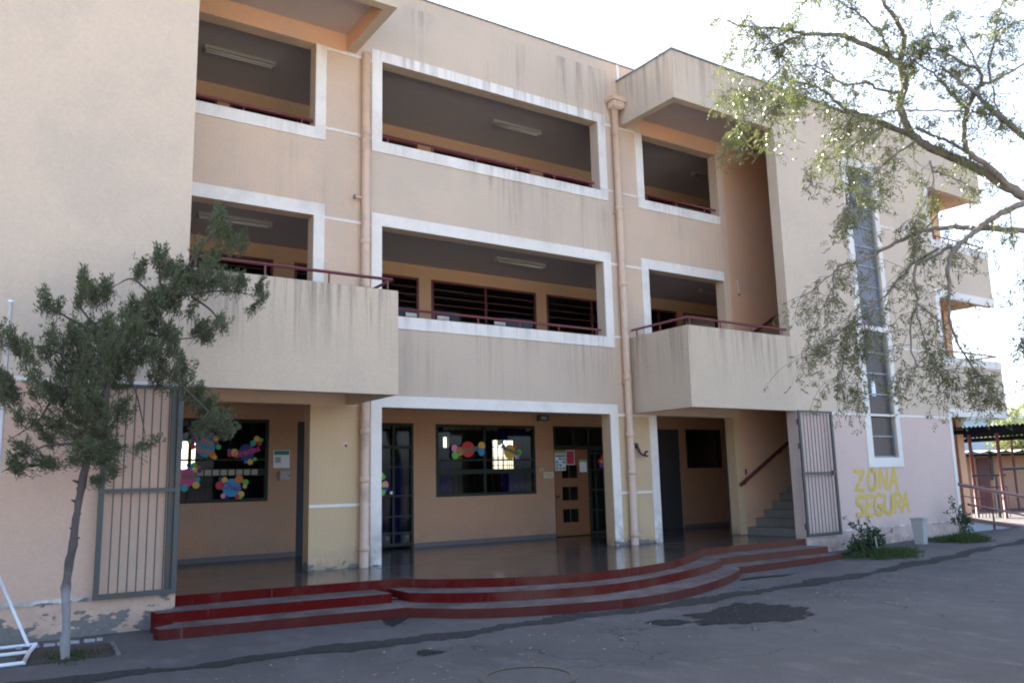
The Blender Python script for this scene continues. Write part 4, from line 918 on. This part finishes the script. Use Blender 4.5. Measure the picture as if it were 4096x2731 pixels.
br(V_, [(1390, 880), (1180, 1000), (1120, 1150), (1150, 1350), (1130, 1500)], 11.3, 11.0, .014, .005, 1.7, .55)
br(V_, [(1200, 760), (1150, 830), (1050, 980), (940, 1060), (860, 1180)], 11.5, 11.6, .010, .004, 1.5, .5)
br(V_, [(900, 600), (700, 640), (450, 620), (250, 640)], 12.0, 12.3, .012, .004, 2.6, .6)
br(V_, [(650, 500), (520, 620), (400, 800), (330, 950)], 11.8, 11.8, .010, .004, 2.0, .5)
br(V_, [(700, 640), (640, 800), (560, 960)], 11.9, 11.8, .008, .004, 1.5, .5)
br(V_, [(1700, 1120), (1720, 1250), (1650, 1420), (1560, 1540)], 10.8, 10.4, .014, .006, 1.4, .55)
br(V_, [(1720, 1190), (1850, 1230), (1980, 1310), (2040, 1360)], 10.7, 10.4, .012, .006, 1.2, .5)
br(W_, [(1800, 0), (1600, 80), (1500, 140), (1400, 210), (1300, 300), (1230, 380), (1200, 480), (1215, 600), (1215, 750), (1230, 900), (1300, 1040), (1420, 1210), (1540, 1225)], 10.3, 9.9, .045, .006, 1.3, .6)
br(W_, [(1800, 222), (1550, 205), (1300, 190), (1070, 205), (900, 270), (750, 350), (600, 430), (440, 465), (410, 560), (410, 700)], 10.4, 10.7, .04, .006, 1.5, .65)
br(W_, [(1140, 340), (980, 430), (850, 570), (740, 690), (600, 720), (560, 800)], 10.4, 10.4, .02, .006, 1.6, .75)
br(W_, [(1230, 320), (1130, 380), (980, 460), (980, 600), (990, 720), (940, 880), (960, 1080), (1010, 1160)], 10.3, 10.0, .024, .006, 1.3, .6)
br(W_, [(990, 720), (1000, 830), (1040, 970), (1090, 1130)], 10.1, 9.9, .012, .005, 1.4, .6)
br(W_, [(990, 720), (1090, 800), (1160, 870), (1170, 1050)], 10.1, 9.9, .012, .005, 1.3, .6)
br(W_, [(1130, 110), (990, 260), (960, 350), (980, 450)], 10.6, 10.3, .018, .014, 1.0, .5)
br(W_, [(600, 430), (420, 500), (250, 640), (180, 670)], 10.6, 10.8, .010, .004, 2.2, .55)
br(W_, [(740, 690), (560, 850), (400, 960), (260, 1080)], 10.4, 10.5, .012, .004, 3.4, .7)
br(W_, [(560, 800), (500, 1000), (460, 1180), (430, 1260)], 10.4, 10.4, .010, .004, 3.0, .6)
br(W_, [(700, 700), (640, 950), (600, 1180), (560, 1350)], 10.3, 10.3, .010, .004, 3.0, .6)
br(W_, [(410, 600), (330, 760), (280, 900)], 10.6, 10.6, .008, .004, 2.4, .6)
br(W_, [(1010, 1160), (900, 1190), (860, 1260)], 10, 10, .007, .003, 3, .6)
br(W_, [(1010, 1160), (1120, 1180), (1300, 1200), (1450, 1230)], 10, 9.9, .007, .003, 4.0, .55)
br(W_, [(1090, 1130), (1180, 1250), (1250, 1330)], 9.9, 9.9, .006, .003, 3.6, .5)
br(W_, [(1420, 1210), (1400, 1300), (1420, 1380)], 9.9, 9.9, .006, .003, 4.5, .45)
br(W_, [(1640, 60), (1660, 300), (1690, 500), (1660, 620)], 10.1, 10, .008, .003, 2.2, .5)
br(W_, [(1735, 400), (1735, 900), (1735, 1150)], 10, 9.9, .006, .003, 1.6, .4)
pbase = Vector((9.9, -8.6, 0)); pt_ = thing('pepper_tree', 'pepper tree whose thin drooping branches hang in from the right', 'tree', pbase)
limb = PB[0][0][0]
mb = MB()
mb.tube(smooth([pbase+Vector((0, 0, -.05)), pbase+Vector((.05, .05, 1.2)), pbase+Vector((.0, .1, 2.6)), limb.lerp(pbase+Vector((0, 0, 4.0)), .6), limb], 6), list(np.linspace(.24, .070, 25)), 12)
for src, dst in ((PB[18][0][0], .2), (PB[30][0][0], .4), (PB[31][0][0], .5), (PB[11][0][-1], .1)):
    b = pbase+Vector((0, .1, 2.9+dst)); mb.tube(smooth([b, b.lerp(src, .5)+Vector((.2, -.2, .35)), src], 6), list(np.linspace(.10, .04, 13)), 8)
mb.build('trunk', 'bark', pt_, True)
mb = MB(); LV = []; tw_ = MB(); rt = random.Random(12)
for pts, r0, r1, dens, ln in PB:
    sp = smooth(pts, 5); sp = [p + Vector((rt.uniform(-1, 1), rt.uniform(-1, 1), rt.uniform(-1, 1)))*min(.012, r0*.6+.004) for p in sp]
    mb.tube(sp, list(np.linspace(r0, r1, len(sp))), 7, cap=False)
    Lb = sum((b-a).length for a, b in zip(sp, sp[1:])); hi = sp[0].z > 5.4; nt_ = int(Lb*(18 if hi else 7.5)*dens)+2
    for k in range(nt_):
        f = rt.random()**.85*(len(sp)-1); i = min(int(f), len(sp)-2); p = sp[i].lerp(sp[i+1], f-i)
        t = (sp[i+1]-sp[i]).normalized(); sd_ = Vector((rt.gauss(0, 1), rt.gauss(0, 1), rt.gauss(0, .8))); d = (t*.5+sd_*.75).normalized()
        L = ln*rt.uniform(.35, 1.1); K = 7; q = [p]; step = L/K
        for s_ in range(K):
            d = (d + Vector((rt.gauss(0, .16), rt.gauss(0, .16), -.20+rt.gauss(0, .12)))).normalized(); q.append(q[-1]+d*step)
        tw_.tube(q, list(np.linspace(.0045, .0018, K+1)), 3, cap=False)
        # compound hanging leaves along the twig
        for s_ in range(2, K+1):
            if rt.random() < .12: continue
            c = np.array(q[s_]); ld = np.array([rt.gauss(0, .6), rt.gauss(0, .6), -rt.uniform(.2, 1.0)]); ld /= np.linalg.norm(ld); LL = rt.uniform(.06, .16); m_ = rt.randint(7, 11)
            tt = np.linspace(.15, 1, m_); P = c + ld*(tt*LL)[:, None]
            sdv = np.cross(ld, unit(1)[0]); sdv /= np.linalg.norm(sdv)
            Dv = ld*.75 + sdv*np.where(np.arange(m_) % 2, 1, -1)[:, None] + rs.normal(size=(m_, 3))*.2
            LV.append(blades(P, Dv, unit(m_), rs.uniform(.032, .062, m_), rs.uniform(.011, .018, m_)))
mb.build('branches', 'bark', pt_, True); tw_.build('twigs', 'bark', pt_); leafmesh('crown', np.concatenate(LV), 'pepper_leaf', pt_)

# --- shrubs and grass at the tower foot
def grass(name, poly_c, rx, ry, n, h, label=None, mat='grass_leaf'):
    q = rs.uniform(0, 2*math.pi, n); r_ = np.sqrt(rs.uniform(0, 1, n)); f = (1+.25*np.sin(3*q+1)+.15*np.sin(7*q))*rs.uniform(.75, 1.15, n)
    x = poly_c[0]+rx*r_*f*np.cos(q); y = poly_c[1]+ry*r_*f*np.sin(q); z = np.array([gz(v) for v in x])
    P = np.stack([x, y, z], 1); Dv = np.stack([rs.normal(0, .5, n), rs.normal(0, .5, n), np.ones(n)], 1)
    o = leafmesh(name, blades(P, Dv, unit(n), h*rs.uniform(.35, 1.3, n)*(1.2-r_*.75), rs.uniform(.008, .016, n)), mat, None, 'stuff')
    o['label'] = label; o['category'] = 'grass'; return o
struct(sheet('soil_bed', patch((12.15, -2.75), .95, .6, 21, .18, 40), 'soil', .007, None, 4, .02, 1))
struct(sheet('soil_bed', patch((15.6, -2.5), .85, .55, 22, .18, 40), 'soil', .007, None, 5, .02, 1))
grass('grass', (12.05, -2.85), .95, .62, 4200, .16, 'bright green grass tuft under the left leggy shrub')
grass('grass', (15.45, -2.62), .75, .5, 3200, .20, 'bright green grass tuft under the right leggy shrub')
grass('grass', (-2.05, -2.9), .34, .38, 420, .07, 'sparse weeds in the soil bed around the conifer trunk')
def shrub(label, base, stems, low):
    t = thing('shrub', label, 'shrub', base); mb = MB(); LV = []
    for (tx, ty, tz, lf) in stems:
        p0 = Vector(base)+Vector((rt.uniform(-.1, .1), rt.uniform(-.08, .08), 0)); p3 = Vector((tx, ty, tz)); pm = p0.lerp(p3, .5)+Vector((rt.uniform(-.06, .06), 0, .10))
        sp = smooth([p0, pm, p3], 5); mb.tube(sp, list(np.linspace(.010, .003, len(sp))), 5)
        for k in range(lf):
            i = rt.randint(len(sp)//2, len(sp)-1); c = np.array(sp[i]) + rs.normal(size=3)*.035; n = 3
            LV.append(blades(np.repeat(c[None], n, 0), rs.normal(size=(n, 3))+np.array([0, 0, .3]), unit(n), rs.uniform(.04, .085, n), rs.uniform(.022, .045, n)))
    for (cx_, cy_, cz_, rx_, n) in low:
        P = np.array([cx_, cy_, cz_]) + unit(n)*(rs.uniform(.1, 1, (n, 1))**.6)*np.array([rx_, rx_*.7, rx_*.75]); P[:, 2] = np.maximum(P[:, 2], gz(cx_)+.02)
        LV.append(blades(P, unit(n)+np.array([0, -.2, .4]), unit(n), rs.uniform(.05, .10, n), rs.uniform(.025, .05, n)))
    mb.build('stems', 'bark', t); leafmesh('foliage', np.concatenate(LV), 'shrub_leaf', t)
g1 = gz(12.5)
shrub('leggy dark leaved shrub between the right gate and the litter bin', (12.45, -2.35, g1), [(11.65, -2.35, .74, 8), (11.85, -2.3, .60, 10), (12.1, -2.3, .66, 8), (12.3, -2.2, .50, 14), (12.55, -2.25, .62, 10), (12.75, -2.2, .56, 10), (13.0, -2.2, .44, 9), (13.45, -2.25, .37, 4), (12.2, -2.4, .45, 14), (12.6, -2.4, .40, 10)],
      [(11.9, -2.4, .16, .26, 330), (12.3, -2.45, .20, .24, 260), (12.65, -2.3, .24, .26, 380), (11.6, -2.5, .10, .14, 90)])
MB().tube([(12.28, -2.6, g1), (12.24, -2.6, .34)], .014, 6).build('stake', 'bark_pale', bpy.data.objects['shrub'])
g2 = gz(16.2)
shrub('leggy dark leaved shrub against the tower corner by the ramp', (16.3, -2.15, g2), [(16.15, -2.05, .97, 12), (16.3, -2.0, .85, 12), (15.9, -2.05, .66, 8), (16.5, -2.1, .80, 10), (16.7, -2.1, .55, 12), (16.35, -2.15, .60, 16), (16.1, -2.1, .45, 10), (16.9, -2.1, .4, 8)], [(16.4, -2.2, .45, .22, 130), (16.2, -2.3, .2, .22, 90)])
n = 420
P = np.stack([np.concatenate([rs.uniform(-2.8, 9.5, 260), rs.normal(13, 2.2, 160)]), np.concatenate([rs.uniform(-6.5, -4.6, 260), rs.normal(-3.2, .7, 160)]), np.zeros(n)], 1)
P = P[(P[:, 1] < -2.0) & ~((P[:, 0] < 11.2) & (P[:, 1] > -4.55))]; P[:, 2] = np.array([gz(v) for v in P[:, 0]])+.010; n = len(P)
lo = leafmesh('fallen_leaves', blades(P, np.stack([rs.normal(size=n), rs.normal(size=n), np.full(n, .08)], 1), np.tile([0., 0., 1.], (n, 1))+rs.normal(size=(n, 3))*.15, rs.uniform(.02, .055, n), rs.uniform(.012, .025, n)), 'chair_wood', None, 'stuff')
lo['label'] = 'small dry leaves scattered over the asphalt'; lo['category'] = 'leaves'
# soil bed
struct(sheet('soil_bed', [(-2.5, -3.12), (-1.72, -3.15), (-1.62, -2.38), (-2.3, -2.1), (-2.6, -2.15)], 'soil', .009, None, 3, .03, 4))
t = thing('bed_kerb', 'broken white kerb stones edging the soil bed by the conifer', 'kerb', (-2.0, -2.2, 0))
for k in range(7):
    x = -2.5+k*.13; MB().bar((x, -2.08-.01*(k % 2), G0+.02), (x+.06+.05*(k % 3)/2, -2.09, G0+.012), .05, .03).build('stone', 'concrete', t)
for k in range(4):
    y = -3.25+k*.19; MB().bar((-1.66+.012*k, y+.1, G0+.015), (-1.65+.012*k, y+.27, G0+.015), .04, .03).build('stone', 'grey_slab', t)

# ------------------------------------------------------------------ ramp and far background on the right
t = thing('ramp', 'concrete access ramp rising to the far corner of the building', 'ramp', (18.7, -1.2, .1))
mb = MB(); v = [(17.3, D+.02, .1), (20.9, D+.02, .1), (17.3, D+.02, .46), (17.3, -.48, .1), (20.9, -.48, .1), (17.3, -.48, .46)]
mb.v = v; mb.f = [(0, 1, 2), (3, 5, 4), (2, 1, 4, 5), (0, 2, 5, 3), (0, 3, 4, 1)]; mb.m = [0]*5; mb.build('slope', 'concrete', t)
MB().bar((17.5, D, .43), (20.6, D, .03), .06, .07).build('kerb', 'dark_red', t)
t = thing('railing', 'sloping dark red pipe railing along the far access ramp', 'railing', (17.3, D, .4))
def zr(x, z0, s): return z0 - s*(x-17.28)
MB().tube([(17.20, D, 1.266), (23.5, D, zr(23.5, 1.256, .125))], .045, 10).build('rail', 'dark_red', t, True)
MB().tube([(17.26, D+.02, .99), (18.6, D+.02, .85)], .015, 8).build('mid_rail', 'dark_red', t, True)
MB().tube([(17.6, D, .768), (23.5, D, zr(23.5, .818, .14))], .028, 8).build('mid_rail', 'dark_red', t, True)
for x in (18.72, 20.9, 22.9): MB().tube([(x, D, .1), (x, D, zr(x, .80, .14))], .022, 8).build('post', 'dark_red', t)
def T(x, y): return (3750+x/2.85, 1600+y/2.85)
def TA(x, y, d): return at(*T(x, y), d)
# covered walkway
t = thing('walkway_canopy', 'dark corrugated canopy on thin red posts beyond the building corner', 'canopy', (25, 1, .28))
q = [onZ(*T(x, y), 2.72) for x, y in ((150, 328), (1150, 268), (1150, 385), (150, 448))]
mb = MB(); n = 40
top = [q[0].lerp(q[1], k/n) + Vector((0, 0, .05*(k % 2))) for k in range(n+1)]; bot = [q[3].lerp(q[2], k/n) + Vector((0, 0, .05*(k % 2))) for k in range(n+1)]
for k in range(n): mb.face([top[k], top[k+1], bot[k+1], bot[k]]); mb.face([p+Vector((0, 0, -.02)) for p in (bot[k], bot[k+1], top[k+1], top[k])])
mb.build('roof', 'dark_roof', t)
MB().bar(q[0]+Vector((0, 0, -.10)), q[1]+Vector((0, 0, -.10)), .06, .12).build('beam', 'dark_roof', t); MB().bar(q[3]+Vector((0, 0, -.08)), q[2]+Vector((0, 0, -.08)), .06, .14).build('beam', 'dark_roof', t)
for x0, y0, x1, y1, d in ((675, 400, 748, 1250, 26), (360, 430, 430, 1250, 27), (830, 400, 898, 1250, 31)):
    a = TA(x0, y0, d); b = TA(x1, y1, d); b = Vector((a.x, a.y, .1)); a.z = 2.62; MB().tube([a+Vector((0, 0, .1)), b], .055 if d < 30 else .045, 8).build('post', 'dark_red', t, True)
t = thing('railing', 'dark barred railing under the far canopy before the orange wall', 'railing', TA(580, 1170, 26.5))
a, b = TA(385, 862, 26.5), TA(775, 852, 26.5); b.z = a.z
MB().tube([a, b], .035, 8).build('rail', 'black_metal', t); MB().tube([a-Vector((0, 0, .36)), b-Vector((0, 0, .36))], .025, 8).build('rail', 'dark_red', t); MB().tube([a-Vector((0, 0, 1.45)), b-Vector((0, 0, 1.45))], .02, 8).build('rail', 'dark_red', t)
me = mesh_of(MB().tube([(0, 0, -1.45), (0, 0, -.36)], .014, 6), 'dark_red')
for k in range(11): put(me, 'baluster', a.lerp(b, k/10), t)
p = a.lerp(b, .7); MB().tube([p, Vector((p.x, p.y, .1))], .05, 8).build('post', 'black_metal', t)
c1, c2 = TA(735, 785, 28), TA(1150, 765, 28); MB().tube([c1, c2], .045, 8).build('rail', 'black_metal', t)
# far orange pavilion
pc = TA(600, 1200, 32); u = Vector((_r0.x, _r0.y, 0)); v_ = Vector((-u.y, u.x, 0))
far_ = thing('far_pavilion', 'low orange building with a brown door and bright sheet roof', 'building', (pc.x, pc.y, .1))
def fbox(u0, u1, v0, v1, z0, z1, nm, mat, par):
    mb = MB().box(u0, u1, v0, v1, z0, z1); mb.v = [tuple(Vector((pc.x, pc.y, 0)) + u*x + v_*y + Vector((0, 0, z))) for x, y, z in mb.v]; return mb.build(nm, mat, par)
ztop = TA(600, 605, 32).z
fbox(-6, 12, 0, 6, .05, ztop, 'wall', 'corridor_render', far_)
du0 = (TA(490, 900, 32)-pc).dot(u); du1 = (TA(622, 900, 32)-pc).dot(u)
dd = fbox(du0, du1, -.04, 0, .05, TA(540, 655, 32).z, 'door', 'dark_red', far_); fbox(du0+.55, du0+.6, -.07, -.04, 1.3, 1.45, 'handle', 'black_metal', dd)
fbox(du0+.5, du0+.62, -.06, -.041, 1.2, 2.3, 'door_panel', 'black_metal', dd)
mb = MB(); n = 60
for k in range(n):
    x0, x1 = -6.5+19*k/n, -6.5+19*(k+1)/n; za, zb = ztop+.02+.07*(k % 2), ztop+.02+.07*((k+1) % 2)
    f = lambda x, y, z: Vector((pc.x, pc.y, 0))+u*x+v_*y+Vector((0, 0, z))
    mb.face([f(x0, -1.2, za), f(x1, -1.2, zb), f(x1, 6.5, zb+.12), f(x0, 6.5, za+.12)])
mb.build('roof', 'roof_sheet', far_)
fbox(-6, 12, -1.1, 0, ztop-.10, ztop-.02, 'eave_board', 'dark_roof', far_)
# pale blue hall and grey roof further back
pb_ = TA(600, 500, 48); fh = thing('far_hall', 'pale blue hall wall rising behind the orange pavilion', 'building', (pb_.x, pb_.y, 0))
mb = MB().box(-16, 14, 0, 8, 0, TA(600, 425, 48).z+1.2); mb.v = [tuple(Vector((pb_.x, pb_.y, 0))+u*x+v_*y+Vector((0, 0, z))) for x, y, z in mb.v]; mb.build('wall', 'blue_wall', fh)
mb = MB().box(-16.3, 14.3, -.3, 8.3, TA(600, 210, 48).z, TA(600, 205, 48).z+.1); mb.v = [tuple(Vector((pb_.x, pb_.y, 0))+u*x+v_*y+Vector((0, 0, z))) for x, y, z in mb.v]; mb.build('roof', 'roof_sheet', fh)
mb = MB().box(-16, 14, .2, 7.8, TA(600, 425, 48).z+1.2, TA(600, 210, 48).z); mb.v = [tuple(Vector((pb_.x, pb_.y, 0))+u*x+v_*y+Vector((0, 0, z))) for x, y, z in mb.v]; mb.build('upper_wall', 'grey_plastic', fh)
def fartree(name, label, px, d, h, rad, n, palm=False):
    c = TA(*px, d); base = Vector((c.x, c.y, 0)); t = thing(name, label, 'tree', base)
    MB().tube([base, Vector((c.x, c.y, c.z))], [.16, .08], 7).build('trunk', 'bark', t)
    if palm:
        L = []
        for k in range(16):
            q_ = 2*math.pi*k/16; el = rt.uniform(-.3, 1.1); dv = Vector((math.cos(q_)*math.cos(el), math.sin(q_)*math.cos(el), math.sin(el)))
            for s_ in range(14):
                p = Vector(c)+dv*(rad*s_/14)-Vector((0, 0, .5*rad*(s_/14)**2)); n_ = 3
                L.append(blades(np.repeat(np.array(p)[None], n_, 0), np.array(dv)[None]*.5+rs.normal(size=(n_, 3))*.6, unit(n_), rs.uniform(.25, .45, n_), rs.uniform(.03, .06, n_)))
        leafmesh('crown', np.concatenate(L), 'far_leaf', t)
    else:
        P = np.array(c)+unit(n)*(rs.uniform(0, 1, (n, 1))**.45)*np.array([rad, rad, rad*1.1])*(1+.3*np.sin(rs.uniform(0, 6, (n, 1))))
        leafmesh('crown', blades(P, unit(n)+np.array([0, 0, -.5]), unit(n), rs.uniform(.12, .3, n), rs.uniform(.05, .1, n)), 'far_leaf', t)
fartree('far_tree', 'yellowish weeping tree behind the far orange roof', (930, 490), 42, 3, 1.5, 5000)
fartree('palm_tree', 'palm crown showing above the far grey roof', (890, 160), 62, 6, 1.7, 0, True)
